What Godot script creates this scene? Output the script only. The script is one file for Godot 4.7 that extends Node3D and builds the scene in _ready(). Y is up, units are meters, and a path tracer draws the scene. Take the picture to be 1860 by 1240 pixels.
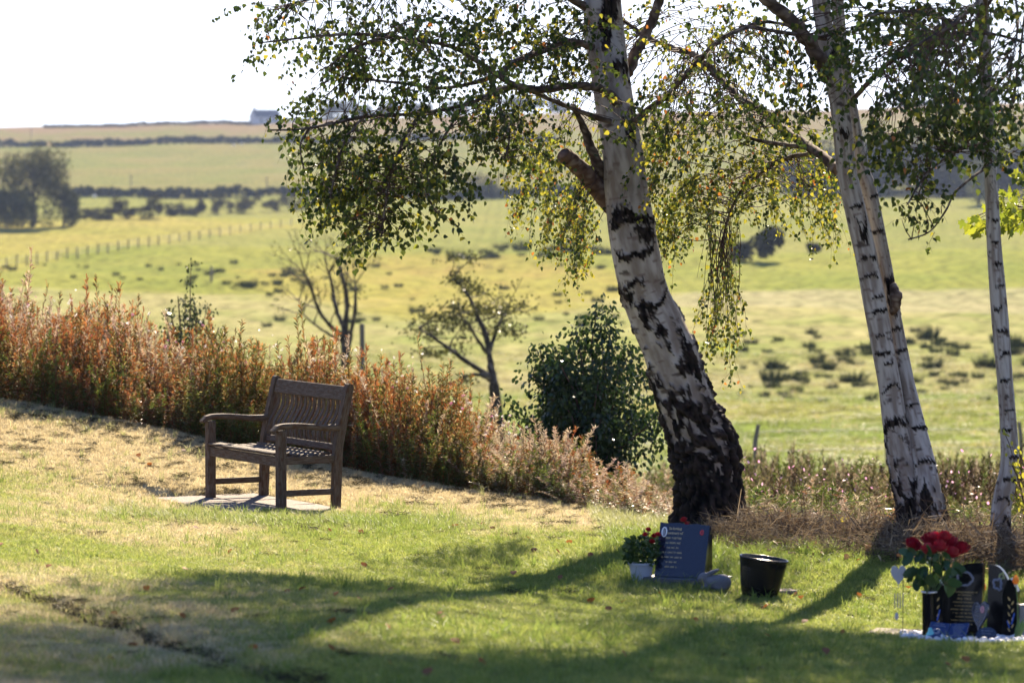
extends Node3D
# A memorial lawn with a bench under birches, looking out over a valley towards the sun.

const F := 6975.0            # focal length of the lens in pixels of the photograph
const EYE := 2.6
const PITCH := 0.04728       # the camera looks down a little
var rng := RandomNumberGenerator.new()
var n1 := FastNoiseLite.new()
var n2 := FastNoiseLite.new()
var n3 := FastNoiseLite.new()
var taken := {}
var M := {}
var sun_dir := Vector3(-0.15, -0.63, 1.0)

# ---------------------------------------------------------------- helpers
class MB:
	var v := PackedVector3Array()
	var n := PackedVector3Array()
	var c := PackedColorArray()
	var t := PackedVector2Array()
	var i := PackedInt32Array()
	func vert(p: Vector3, nn: Vector3, col: Color, uv := Vector2.ZERO) -> int:
		v.append(p); n.append(nn); c.append(col); t.append(uv)
		return v.size() - 1
	func tri(a: Vector3, b: Vector3, d: Vector3, col: Color) -> void:
		var nn := (d - a).cross(b - a).normalized()
		var k := vert(a, nn, col); vert(b, nn, col); vert(d, nn, col)
		i.append(k); i.append(k + 1); i.append(k + 2)
	func quad(a: Vector3, b: Vector3, d: Vector3, e: Vector3, col: Color, s := 1.0, w := 1.0) -> void:
		# corners run clockwise seen from the front; uv: u over a-b, v over b-d
		var nn := (d - a).cross(b - a).normalized()
		var k := v.size()
		vert(a, nn, col, Vector2(0, 0)); vert(b, nn, col, Vector2(s, 0)); vert(d, nn, col, Vector2(s, w)); vert(e, nn, col, Vector2(0, w))
		for o in [0, 1, 2, 0, 2, 3]: i.append(k + o)
	func tube(p: PackedVector3Array, r: PackedFloat32Array, sides: int, col: Color, col2 := Color(-1, 0, 0), cap := true) -> void:
		var m := p.size()
		var k0 := v.size()
		var side := Vector3.ZERO
		var ca := col2 if col2.r >= 0.0 else col
		var length := 0.0
		for j in m:
			var d := (p[mini(j + 1, m - 1)] - p[maxi(j - 1, 0)]).normalized()
			if j == 0:
				side = d.cross(Vector3(0.3, 0.2, 0.93)).normalized()
			else:
				length += p[j].distance_to(p[j - 1])
			side = (side - d * side.dot(d)).normalized()
			var up := d.cross(side)
			var cc := col.lerp(ca, float(j) / maxf(1.0, m - 1.0))
			for s in sides + 1:
				var a := TAU * s / sides
				var o := side * cos(a) + up * sin(a)
				vert(p[j] + o * r[j], o, cc, Vector2(float(s) / sides, length))
		var w := sides + 1
		for j in m - 1:
			for s in sides:
				var a := k0 + j * w + s
				i.append(a); i.append(a + w); i.append(a + 1)
				i.append(a + 1); i.append(a + w); i.append(a + w + 1)
		if cap:
			for e in [0, m - 1]:
				var ctr := vert(p[e], (p[e] - p[e - 1 if e else 1]).normalized(), col if e == 0 else ca)
				for s in sides:
					var a: int = k0 + e * w + s
					if e == 0:
						i.append(ctr); i.append(a); i.append(a + 1)
					else:
						i.append(ctr); i.append(a + 1); i.append(a)
	func lathe(prof: PackedVector2Array, sides: int, col: Color, x := Transform3D()) -> void:
		# profile of (radius, height) from the bottom up, outside
		var k0 := v.size()
		for j in prof.size():
			var d := (prof[mini(j + 1, prof.size() - 1)] - prof[maxi(j - 1, 0)]).normalized()
			for s in sides + 1:
				var a := TAU * s / sides
				vert(x * Vector3(prof[j].x * cos(a), prof[j].y, prof[j].x * sin(a)), (x.basis * Vector3(d.y * cos(a), -d.x, d.y * sin(a))).normalized(), col, Vector2(float(s) / sides, prof[j].y))
		var w := sides + 1
		for j in prof.size() - 1:
			for s in sides:
				var a := k0 + j * w + s
				i.append(a); i.append(a + 1); i.append(a + w)
				i.append(a + 1); i.append(a + w + 1); i.append(a + w)
	func box(size: Vector3, x: Transform3D, col: Color, bev := 0.004, grain := 0) -> void:
		# a box with chamfered edges; the grain axis (0 x, 1 y, 2 z) becomes v of the uv
		var h := size * 0.5
		var b := minf(bev, minf(h.x, minf(h.y, h.z)) * 0.9)
		for ax in 3:
			var u := (ax + 1) % 3
			var w := (ax + 2) % 3
			for sg in [-1.0, 1.0]:
				var q: Array[Vector3] = []
				for cc in [[-1, -1], [1, -1], [1, 1], [-1, 1]]:
					var p := Vector3.ZERO
					p[ax] = sg * h[ax]; p[u] = cc[0] * (h[u] - b); p[w] = cc[1] * (h[w] - b)
					q.append(p)
				face(q, x, col, grain, sg < 0.0)
		for ax in 3:
			var u := (ax + 1) % 3
			var w := (ax + 2) % 3
			for su in [-1.0, 1.0]:
				for sw in [-1.0, 1.0]:
					var q: Array[Vector3] = []
					for e in [[-1, 0], [1, 0], [1, 1], [-1, 1]]:
						var p := Vector3.ZERO
						p[ax] = e[0] * (h[ax] - b)
						p[u] = su * (h[u] - (b if e[1] else 0.0)); p[w] = sw * (h[w] - (0.0 if e[1] else b))
						q.append(p)
					face(q, x, col, grain, su * sw > 0.0)
		for sx in [-1.0, 1.0]:
			for sy in [-1.0, 1.0]:
				for sz in [-1.0, 1.0]:
					var q: Array[Vector3] = [Vector3(sx * h.x, sy * (h.y - b), sz * (h.z - b)), Vector3(sx * (h.x - b), sy * h.y, sz * (h.z - b)), Vector3(sx * (h.x - b), sy * (h.y - b), sz * h.z)]
					face(q, x, col, grain, sx * sy * sz > 0.0)
	func face(q: Array[Vector3], x: Transform3D, col: Color, grain: int, flip: bool) -> void:
		var g0 := (grain + 1) % 3
		var g1 := (grain + 2) % 3
		if flip: q.reverse()
		var a := x * q[0]
		var nn := ((x * q[2]) - a).cross((x * q[1]) - a).normalized()
		var ctr := (q[0] + q[2]) * 0.5
		if nn.dot(x.basis * ctr) < 0.0:
			q.reverse(); nn = -nn
		var k := v.size()
		for p in q: vert(x * p, nn, col, Vector2(p[g0] + p[g1] + x.origin.x * 3.7, p[grain] + x.origin.z * 5.1))
		for o in range(1, q.size() - 1):
			i.append(k); i.append(k + o); i.append(k + o + 1)
	func mesh() -> ArrayMesh:
		var a := []
		a.resize(Mesh.ARRAY_MAX)
		a[Mesh.ARRAY_VERTEX] = v; a[Mesh.ARRAY_NORMAL] = n; a[Mesh.ARRAY_COLOR] = c; a[Mesh.ARRAY_TEX_UV] = t; a[Mesh.ARRAY_INDEX] = i
		var m := ArrayMesh.new()
		m.add_surface_from_arrays(Mesh.PRIMITIVE_TRIANGLES, a)
		return m
	func smoothed() -> ArrayMesh:
		# normals from the faces, averaged over shared vertices
		n.fill(Vector3.ZERO)
		for k in range(0, i.size(), 3):
			var f := (v[i[k + 2]] - v[i[k]]).cross(v[i[k + 1]] - v[i[k]])
			n[i[k]] += f; n[i[k + 1]] += f; n[i[k + 2]] += f
		for k in n.size(): n[k] = n[k].normalized() if n[k].length_squared() > 0.0 else Vector3.UP
		return mesh()

func lin(r: float, g: float, b: float) -> Color:
	return Color(r, g, b).linear_to_srgb()

func mat(called: String, col: Color, rough := 0.8, vcol := false, back := 0.0, spec := 0.5) -> StandardMaterial3D:
	var m := StandardMaterial3D.new()
	m.resource_name = called
	m.albedo_color = col
	m.roughness = rough
	m.metallic_specular = spec
	m.vertex_color_use_as_albedo = vcol
	m.cull_mode = BaseMaterial3D.CULL_DISABLED
	if back > 0.0:
		m.backlight_enabled = true
		m.backlight = Color(back, back, back).linear_to_srgb()
	M[called] = m
	return m

func numbered(called: String) -> String:
	taken[called] = taken.get(called, -1) + 1
	return called if taken[called] == 0 else "%s_%03d" % [called, taken[called]]

func tag(o: Node3D, label := "", category := "", group := "", kind := "") -> Node3D:
	if label: o.set_meta("label", label)
	if category: o.set_meta("category", category)
	if group: o.set_meta("group", group)
	if kind: o.set_meta("kind", kind)
	return o

func base(called: String, at: Vector3, label: String, category: String, group := "", turn := 0.0) -> Node3D:
	var o := Node3D.new()
	o.name = numbered(called)
	add_child(o)
	o.position = at
	o.rotation.y = turn
	return tag(o, label, category, group)

func put(called: String, m: Mesh, material: Material, parent: Node = self) -> MeshInstance3D:
	var o := MeshInstance3D.new()
	o.name = numbered(called) if parent == self else called
	o.mesh = m
	o.material_override = material
	parent.add_child(o, true)
	return o

func many(called: String, m: Mesh, material: Material, where: Array[Transform3D], tint: PackedColorArray, parent: Node = self) -> MultiMeshInstance3D:
	var mm := MultiMesh.new()
	mm.transform_format = MultiMesh.TRANSFORM_3D
	mm.use_colors = true
	mm.mesh = m
	mm.instance_count = where.size()
	for k in where.size():
		mm.set_instance_transform(k, where[k])
		mm.set_instance_color(k, tint[k])
	var o := MultiMeshInstance3D.new()
	o.name = numbered(called) if parent == self else called
	o.multimesh = mm
	o.material_override = material
	parent.add_child(o, true)
	o.set_meta("kind", "stuff")
	return o

func rr(a: float, b: float) -> float:
	return rng.randf_range(a, b)

func P(px: float, py: float, d: float) -> Vector3:
	# a point of the photograph at depth d along the camera's axis
	var q := Vector3((px - 930.0) / F * d, -(py - 620.0) / F * d, -d)
	return q.rotated(Vector3.RIGHT, -PITCH) + Vector3(0, EYE, 0)

func PX(p: Vector3) -> Vector2:
	var q := (p - Vector3(0, EYE, 0)).rotated(Vector3.RIGHT, PITCH)
	return Vector2(930.0 - q.x / q.z * F, 620.0 + q.y / q.z * F)

func G(px: float, d: float) -> Vector3:
	# a point on the ground in that column at about depth d
	var x := (px - 930.0) / F * d
	return Vector3(x, gh(x, d), -d)

func spline(a: Array, per: int) -> Array:
	# Catmull-Rom through arrays of equal length (Vector4: position and radius)
	var out := []
	for k in a.size() - 1:
		var p0: Vector4 = a[maxi(k - 1, 0)]
		var p1: Vector4 = a[k]
		var p2: Vector4 = a[k + 1]
		var p3: Vector4 = a[mini(k + 2, a.size() - 1)]
		for s in per:
			var t := float(s) / per
			out.append(0.5 * ((2.0 * p1) + (p2 - p0) * t + (2.0 * p0 - 5.0 * p1 + 4.0 * p2 - p3) * t * t + (3.0 * p1 - p0 - 3.0 * p2 + p3) * t * t * t))
	out.append(a[a.size() - 1])
	return out

func noise_tex(size: int, freq: float, sd: int, colors: Array, offs: Array, stretch := Vector2.ONE, octaves := 4) -> ImageTexture:
	# a seamless-enough picture of noise run through a colour ramp (sRGB colours)
	var g := Gradient.new()
	g.offsets = PackedFloat32Array(offs)
	g.colors = PackedColorArray(colors)
	var f := FastNoiseLite.new()
	f.seed = sd; f.frequency = 1.0; f.fractal_octaves = octaves
	f.noise_type = FastNoiseLite.TYPE_SIMPLEX_SMOOTH
	var im := Image.create(size, size, false, Image.FORMAT_RGB8)
	for y in size:
		for x in size:
			# wrapped on a torus so that repeats join
			var a := TAU * x / size
			var b := TAU * y / size
			var w := f.get_noise_3d(cos(a) * freq * stretch.x + sin(b) * freq * stretch.y * 0.5, sin(a) * freq * stretch.x + cos(b) * freq * stretch.y, sin(b) * freq * stretch.y)
			im.set_pixel(x, y, g.sample(clampf(w * 0.75 + 0.5, 0, 1)))
	return ImageTexture.create_from_image(im)
# ---------------------------------------------------------------- the lie of the land
const LAWN := [[490, 915, 29.0], [275, 905, 29.0], [600, 925, 28.7], [300, 940, 27.0], [0, 730, 33.5], [300, 785, 33.0], [700, 872, 31.5], [1000, 915, 30.5], [1180, 945, 29.0], [1285, 968, 26.0], [1420, 985, 25.0], [1680, 985, 24.5], [1820, 1000, 23.5], [1230, 1063, 22.4], [1380, 1080, 22.0],
	[1740, 1165, 19.9], [930, 1240, 14.8], [0, 1240, 14.8], [1860, 1240, 16.5], [0, 960, 24.0], [300, 1000, 23.5], [900, 1000, 24.5], [0, 1100, 18.5], [700, 1100, 19.0], [1300, 1150, 18.5], [-900, 700, 33.0], [-900, 1100, 18.5], [2700, 1010, 23.0], [2700, 1160, 17.0]]
const VALLEY := [[75, 860], [95, 830], [140, 760], [180, 700], [240, 620], [320, 540], [480, 455], [640, 410], [900, 358], [960, 341], [1350, 262], [1650, 222]]
const EDGE := [[-12, 35.0], [-4.47, 33.5], [-2.98, 33.0], [-1.04, 31.5], [0.31, 30.5], [1.04, 29.0], [1.58, 26.6], [3.33, 25.0], [6.0, 24.0], [12.0, 23.0]]
var tps_p := PackedVector2Array()
var tps_w := PackedFloat64Array()

func solve_lawn() -> void:
	# a thin plate through the levels read off the photograph
	var pts: Array[Vector3] = []
	for a in LAWN: pts.append(P(a[0], a[1], a[2]))
	pts.append(Vector3(0, 0.95, -2)); pts.append(Vector3(-9, 0.95, -4)); pts.append(Vector3(9, 0.8, -4)); pts.append(Vector3(0, 1.3, 12))
	var m := pts.size()
	var a := []
	for r in m + 3:
		var row := PackedFloat64Array()
		row.resize(m + 4)
		a.append(row)
	for r in m:
		for k in m:
			var d := Vector2(pts[r].x - pts[k].x, pts[r].z - pts[k].z).length_squared()
			a[r][k] = d * log(d) if d > 0.0 else 0.2
		a[r][m] = 1.0; a[r][m + 1] = pts[r].x; a[r][m + 2] = pts[r].z
		a[m][r] = 1.0; a[m + 1][r] = pts[r].x; a[m + 2][r] = pts[r].z
		a[r][m + 3] = pts[r].y
		tps_p.append(Vector2(pts[r].x, pts[r].z))
	var s := m + 3
	for k in s:
		var b := k
		for r in range(k, s):
			if absf(a[r][k]) > absf(a[b][k]): b = r
		var tmp = a[k]; a[k] = a[b]; a[b] = tmp
		for r in s:
			if r != k and a[r][k] != 0.0:
				var q: float = a[r][k] / a[k][k]
				for j in range(k, s + 1): a[r][j] -= q * a[k][j]
	for k in s: tps_w.append(a[k][s] / a[k][k])

var lawn_grid := PackedFloat32Array()
const LX0 := -13.0
const LZ0 := 14.0    # the grid runs from z = +14 behind the camera to z = -38
const LS := 0.4
const LNX := 66
const LNZ := 131
func bake_lawn() -> void:
	lawn_grid.resize(LNX * LNZ)
	var m := tps_p.size()
	for j in LNZ:
		for k in LNX:
			var p := Vector2(LX0 + k * LS, LZ0 - j * LS)
			var h := tps_w[m] + tps_w[m + 1] * p.x + tps_w[m + 2] * p.y
			for q in m:
				var d := p.distance_squared_to(tps_p[q])
				if d > 0.0: h += tps_w[q] * d * log(d)
			lawn_grid[j * LNX + k] = h

func lawn_h(x: float, d: float) -> float:
	var fx := clampf((x - LX0) / LS, 0.0, LNX - 1.001)
	var fz := clampf((LZ0 + d) / LS, 0.0, LNZ - 1.001)
	var k := int(fx)
	var j := int(fz)
	fx -= k; fz -= j
	var o := j * LNX + k
	return lerpf(lerpf(lawn_grid[o], lawn_grid[o + 1], fx), lerpf(lawn_grid[o + LNX], lawn_grid[o + LNX + 1], fx), fz)

func table(t: Array, x: float) -> float:
	if x <= t[0][0]: return t[0][1]
	for k in t.size() - 1:
		if x <= t[k + 1][0]:
			return lerpf(t[k][1], t[k + 1][1], (x - t[k][0]) / (t[k + 1][0] - t[k][0]))
	return t[t.size() - 1][1]

func edge(x: float) -> float:
	return table(EDGE, x)

func valley_drop(d: float) -> float:
	return d * (table(VALLEY, d) - 290.0) / F

func seam(x: float, d: float) -> float:
	# distance from the old turf joint that runs across the near lawn
	var a := Vector2(-2.55, 19.6)
	var b := Vector2(-0.75, 14.4)
	var q := Vector2(x, d)
	var t := clampf((q - a).dot(b - a) / (b - a).length_squared(), -0.3, 1.3)
	var w := 0.05 * n2.get_noise_2d(d * 40.0, 7.0)
	return q.distance_to(a + (b - a) * t) + w

func gh(x: float, d: float) -> float:
	var e := edge(x)
	if d <= e:
		var h := lawn_h(x, d) + 0.012 * n1.get_noise_2d(x * 60.0, d * 60.0) + 0.01 * n2.get_noise_2d(x * 220.0, d * 220.0)
		if x > 1.35 and d > 21.0:
			var m := smoothstep(1.35, 1.6, x) * smoothstep(1.9, 1.2, absf(d - (27.2 - 1.0 * x)))
			h += m * (0.05 * n2.get_noise_2d(x * 110.0, d * 110.0) + 0.03 * n1.get_noise_2d(x * 300.0, d * 300.0))
		if d > 9.0 and d < 21.0:
			var s := seam(x, d)
			if s < 0.08: h -= 0.03 * (1.0 - s / 0.08)
			# the turf on the near side has sunk a little below the joint
			if 1.8 * (d - 19.6) + 5.2 * (x + 2.55) < 0.0 and s < 1.2: h -= (0.042 + 0.05 * n1.get_noise_2d(d * 26.0, 55.0)) * exp(-maxf(s, 0.0) / 0.4)
		if d > 27.0 and d < 31.0 and absf(x + 2.1) < 1.6:
			# the bed of the paving
			var q := Vector2(x + 2.023, 29.0 - d).rotated(-1.061)
			var out := maxf(absf(q.x + 0.015) - 0.80, absf(q.y + 0.03) - 0.44)
			var level := EYE - 2.605 - (0.05 if out < 0.03 else 0.006)
			if out < 0.7: h = lerpf(h, minf(h, level), smoothstep(0.7, 0.03, out) * (1.0 if q.y > 0.3 else smoothstep(0.14, 0.03, out)))
		return h
	if d < 75.0:
		var t := (d - e) / (75.0 - e)
		var f := 1.0 - pow(1.0 - t, 1.5)
		return lerpf(lawn_h(x, e), EYE - valley_drop(75.0), f) + 0.05 * n1.get_noise_2d(x * 20.0, d * 20.0) * smoothstep(0.0, 2.0, d - e)
	var dd := minf(d, 1660.0)
	var y := EYE - valley_drop(dd)
	y += 0.025 * (x + 106.0) * smoothstep(900.0, 1650.0, dd) + n1.get_noise_2d(x * 0.35, d * 0.35) * minf(1.6, d * 0.004) * smoothstep(75, 120, d)
	y += n2.get_noise_2d(x * 4.0, d * 4.0) * 0.25 * smoothstep(75, 120, d) * (1.0 - smoothstep(400.0, 900.0, d))
	if d > 1660.0: y -= (d - 1660.0) * 0.03
	return y

func straw(x: float, d: float) -> float:
	# how dry the turf is, 0 green to 1 straw
	var s := 0.5 + 0.75 * n1.get_noise_2d(x * 9.0 + 40.0, d * 5.0) + 0.35 * n2.get_noise_2d(x * 45.0, d * 30.0)
	var e := edge(x) - d
	s += 0.75 * (1.0 - smoothstep(0.6, 4.5, e)) * smoothstep(2.4, 0.8, x)
	s += 0.25 * smoothstep(-0.6, -3.0, x)
	s -= 0.4 * smoothstep(0.0, 2.0, x)
	s -= 0.5 * smoothstep(-1.7, -0.7, x - (d - 15.0) * 0.06) * smoothstep(24.0, 20.0, d)
	s -= 0.35 * exp(-pow((d - 24.5) / 2.2, 2.0))
	return clampf(s, 0.0, 1.0)

func build_ground() -> void:
	# the lawn: a fine sheet
	var mb := MB.new()
	var w := 0
	var xs: Array[float] = []
	var ds: Array[float] = []
	var x := -40.0
	while x <= 40.0:
		xs.append(x)
		x += 0.07 if absf(x + 0.2) < 4.7 else (0.5 if absf(x) < 12.0 else 4.0)
	var d := -30.0
	while d < 10.0:
		ds.append(d); d += 1.0
	while d < 15.0:
		ds.append(d); d += 0.07
	w = xs.size()
	var extra := 250      # the last rows follow the edge of the lawn
	var rows := ds.size() + extra
	for j in rows:
		for k in w:
			var dd: float = ds[j] if j < ds.size() else lerpf(15.05, edge(xs[k]) + 0.8, float(j - ds.size()) / (extra - 1))
			var p := Vector3(xs[k], gh(xs[k], dd), -dd)
			var s := straw(xs[k], dd)
			var col := Color(0.085, 0.095, 0.035).lerp(Color(0.34, 0.29, 0.165), s)
			col = col.lerp(Color(0.05, 0.038, 0.024), clampf(n2.get_noise_2d(xs[k] * 90.0, dd * 90.0) * 1.6, 0.0, 0.8))
			if dd > 9.0 and dd < 21.0 and seam(xs[k], dd) < 0.07: col = Color(0.035, 0.026, 0.017)
			mb.vert(p, Vector3.UP, col, Vector2(xs[k], dd))
	for j in rows - 1:
		for k in w - 1:
			var a := j * w + k
			for o in [a, a + w, a + 1, a + 1, a + w, a + w + 1]: mb.i.append(o)
	tag(put("lawn", mb.smoothed(), M.soil), "mown lawn with dry straw patches in the foreground", "", "", "structure")
	# the bank, the valley and the far hillside
	mb = MB.new()
	var row_d: Array[float] = []
	d = 0.0
	while d < 45.0:
		row_d.append(d); d += 0.9
	d = 75.0
	while d < 2300.0:
		row_d.append(d); d *= 1.0135
	w = 171
	for j in row_d.size():
		for k in w:
			var u := (k - 85) / 85.0
			var uu := 0.22 * u + 0.5 * u * u * u * absf(u)
			var dd := row_d[j]
			if dd < 45.0:
				var t := dd / 45.0
				dd = 40.0
				var xx := 0.0
				for it in 6:
					xx = uu * (dd + 25.0)
					dd = lerpf(edge(xx) + 0.35, 75.0, t * (0.35 + 0.65 * t))
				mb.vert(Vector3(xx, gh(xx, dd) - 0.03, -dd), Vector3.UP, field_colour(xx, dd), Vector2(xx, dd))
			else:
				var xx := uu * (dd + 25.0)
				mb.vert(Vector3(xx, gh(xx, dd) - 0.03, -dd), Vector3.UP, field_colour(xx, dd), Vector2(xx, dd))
	for j in row_d.size() - 1:
		for k in w - 1:
			var a := j * w + k
			for o in [a, a + w, a + 1, a + 1, a + w, a + w + 1]: mb.i.append(o)
	tag(put("meadow_terrain", mb.smoothed(), M.field), "valley of pasture rising to a far hillside", "", "", "structure")

func field_colour(x: float, d: float) -> Color:
	var px := 930.0 + x / d * F
	var g := Color(0.19, 0.23, 0.055)                           # pasture
	var n := n1.get_noise_2d(x * 0.9, d * 0.5)
	var f := n2.get_noise_2d(x * 6.0, d * 3.0)
	if d < 75.0:
		g = Color(0.07, 0.075, 0.025).lerp(Color(0.12, 0.09, 0.04), clampf(0.5 + f, 0, 1))
	elif d < 165.0:
		g = Color(0.16, 0.225, 0.03).lerp(Color(0.27, 0.28, 0.06), clampf(0.4 + n * 0.9 + f * 0.5, 0, 1))
	elif d < 345.0:
		var wet := smoothstep(165.0, 190.0, d)
		g = Color(0.16, 0.225, 0.03).lerp(Color(0.31, 0.3, 0.095), wet * clampf(0.75 + n * 0.5 + f * 0.6, 0, 1))
		if d > 300.0 + 25.0 * n + 12.0 * f and px > 1150.0: g = g.lerp(Color(0.32, 0.31, 0.13), 0.6)
	elif d < 480.0:
		g = Color(0.18, 0.22, 0.03).lerp(Color(0.24, 0.26, 0.042), clampf(0.5 + n + f * 0.4, 0, 1))
	elif d < 900.0:
		g = Color(0.19, 0.22, 0.04).lerp(Color(0.24, 0.25, 0.052), clampf(0.5 + n + f * 0.3, 0, 1))
	elif d < 1350.0:
		g = Color(0.165, 0.19, 0.038).lerp(Color(0.21, 0.2, 0.05), clampf(0.5 + n * 1.4, 0, 1))
	else:
		g = Color(0.17, 0.18, 0.04).lerp(Color(0.22, 0.16, 0.07), clampf(0.35 + n * 1.2 + smoothstep(1500, 1640, d) * 0.5, 0, 1))
	# bog grass turning yellow and rust in a hollow
	var bog := 1.0 - smoothstep(0.75, 1.0, Vector2((px - 800.0 + (d - 400.0) * 0.4) / 430.0, (d - 375.0) / 95.0).length() + 0.25 * n + 0.12 * f)
	if px < 430.0 + 150.0 * n: bog *= 0.0 if px < 350.0 else 0.5
	g = g.lerp(Color(0.29, 0.275, 0.045).lerp(Color(0.34, 0.25, 0.06), clampf(f * 1.2 + smoothstep(360, 440, d) * 0.4 - 0.1, 0, 1)), bog * 0.8)
	# the field beyond the fence
	var fence_d := lerpf(398.0, 640.0, clampf(px / 560.0, 0.0, 1.0))
	if px < 640.0 and d > fence_d and d < 700.0: g = Color(0.25, 0.26, 0.04).lerp(Color(0.31, 0.285, 0.055), clampf(0.5 + n + f * 0.3, 0, 1))
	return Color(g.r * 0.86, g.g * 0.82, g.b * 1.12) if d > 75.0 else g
# ---------------------------------------------------------------- birches
class Leaves:
	var at: Array[Transform3D] = []
	var tint := PackedColorArray()

func leaf_mesh(kind: String) -> ArrayMesh:
	# one leaf hanging along -y from its stalk at the origin, 1 long; folded a little at the midrib
	var mb := MB.new()
	var o: PackedVector2Array
	if kind == "birch":
		o = PackedVector2Array([Vector2(0, 0), Vector2(0.22, 0.03), Vector2(0.4, 0.22), Vector2(0.36, 0.42), Vector2(0.2, 0.68), Vector2(0.07, 0.88), Vector2(0, 1.0)])
	elif kind == "maple":
		o = PackedVector2Array([Vector2(0, 0), Vector2(0.26, -0.06), Vector2(0.22, 0.12), Vector2(0.62, 0.2), Vector2(0.46, 0.36), Vector2(0.5, 0.56), Vector2(0.2, 0.56), Vector2(0.14, 0.8), Vector2(0, 1.0)])
	elif kind == "narrow":
		o = PackedVector2Array([Vector2(0, 0), Vector2(0.09, 0.2), Vector2(0.1, 0.5), Vector2(0.05, 0.8), Vector2(0, 1.0)])
	else:
		o = PackedVector2Array([Vector2(0, 0), Vector2(0.24, 0.15), Vector2(0.32, 0.45), Vector2(0.2, 0.8), Vector2(0, 1.0)])
	var col := Color.WHITE
	for s in [-1.0, 1.0]:
		for k in range(1, o.size()):
			var a := Vector3(0, -o[k - 1].y, 0.05 * sin(o[k - 1].y * 3.0))
			var b := Vector3(0, -o[k].y, 0.05 * sin(o[k].y * 3.0))
			var c := Vector3(s * o[k - 1].x, -o[k - 1].y, 0.12 * o[k - 1].x)
			var d := Vector3(s * o[k].x, -o[k].y, 0.12 * o[k].x)
			if k > 1: mb.tri(a, c, d, col)
			if k < o.size() - 1: mb.tri(a, d, b, col)
	return mb.mesh()

func leaf_tint(mix: float) -> Color:
	# birch leaves in early autumn: green, some yellow, a few orange; a higher mix also stands in for sunlit foliage
	var r := rng.randf()
	var g := Color(0.026, 0.045, 0.01).lerp(Color(0.095, 0.12, 0.02), pow(rng.randf(), 1.8))
	if r < mix: g = Color(0.17, 0.2, 0.026).lerp(Color(0.36, 0.31, 0.032), rng.randf())
	if r < mix * 0.07: g = Color(0.42, 0.17, 0.03).lerp(Color(0.3, 0.11, 0.03), rng.randf())
	return g

func add_leaf(lv: Leaves, p: Vector3, out: Vector3, size: float, mix: float) -> void:
	var down := (Vector3.DOWN * rr(0.5, 1.2) + out * rr(0.2, 0.9) + Vector3(rr(-1, 1), rr(-0.5, 0.5), rr(-1, 1)) * 0.5).normalized()
	var side := down.cross(Vector3(rr(-1, 1), rr(-0.3, 0.3), rr(-1, 1)).normalized()).normalized()
	if side.length_squared() < 0.5: side = Vector3.RIGHT
	var b := Basis(side, -down, side.cross(-down)) * size
	lv.at.append(Transform3D(b, p))
	lv.tint.append(leaf_tint(mix))

func twig(mb: MB, lv: Leaves, p: Vector3, dir: Vector3, length: float, r: float, droop: float, gap: float, size: float, mix: float, depth: int) -> void:
	var n := maxi(3, int(length / 0.07))
	var pts := PackedVector3Array([p])
	var rad := PackedFloat32Array([r])
	var d := dir.normalized()
	var carry := rr(0.0, gap)
	var step := length / n
	for k in n:
		d = (d + Vector3.DOWN * droop * step * 6.0 + Vector3(rr(-1, 1), rr(-0.6, 0.6), rr(-1, 1)) * 0.16).normalized()
		var q := p + d * step
		var done := float(k + 1) / n
		pts.append(q)
		rad.append(lerpf(r, r * 0.35, done))
		carry += step
		while carry > gap:
			carry -= gap * rr(0.6, 1.4)
			var o := Vector3(rr(-1, 1), rr(-0.2, 0.4), rr(-1, 1)).normalized()
			var lp := q.lerp(p, rng.randf()) + o * rr(0.008, 0.022)
			if done > 0.15 or depth == 0: add_leaf(lv, lp, o, size * rr(0.55, 1.1), mix)
		if depth > 0 and rng.randf() < step * 7.5:
			var sd := (d + Vector3(rr(-1, 1), rr(-0.7, 0.5), rr(-1, 1)) * 0.9).normalized()
			twig(mb, lv, q, sd, length * rr(0.3, 0.6) * (1.1 - 0.5 * done), r * 0.6, droop * 1.2, gap, size, mix, depth - 1)
		p = q
	mb.tube(pts, rad, 3, M.twig_tint, Color(-1, 0, 0), false)

func limb_mesh(path: Array, sides: int, col: Color, col2: Color, knots := 1.0) -> ArrayMesh:
	var s := spline(path, 8)
	var pts := PackedVector3Array()
	var rad := PackedFloat32Array()
	for q in s:
		var w: float = 0.35 * q.w * knots
		pts.append(Vector3(q.x, q.y, q.z) + w * Vector3(n2.get_noise_3d(q.x * 400, q.y * 400, 1), n2.get_noise_3d(q.x * 400, q.y * 400, 50), n2.get_noise_3d(q.x * 400, q.y * 400, 99)))
		rad.append(q.w * (1.0 + 0.25 * knots * n2.get_noise_2d(q.y * 700.0, q.x * 700.0)))
	var mb := MB.new()
	mb.tube(pts, rad, sides, col, col2)
	# bark mottling: pale patches and dark scars on the limb
	for k in mb.v.size():
		var f := n2.get_noise_3dv(mb.v[k] * 500.0) + 0.5 * n1.get_noise_3dv(mb.v[k] * 900.0)
		mb.c[k] = mb.c[k].lerp(Color(0.3, 0.25, 0.21), clampf(f * 1.2, 0, 0.55)) if f > 0.0 else mb.c[k] * (1.0 + f)
	return mb.smoothed()

func L(a: Array) -> Array:
	# pixel, depth and width in pixels -> position and radius
	var out := []
	for q in a:
		var p := P(q[0], q[1], q[2])
		out.append(Vector4(p.x, p.y, p.z, q[3] * 0.5 * q[2] / F))
	return out

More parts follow.
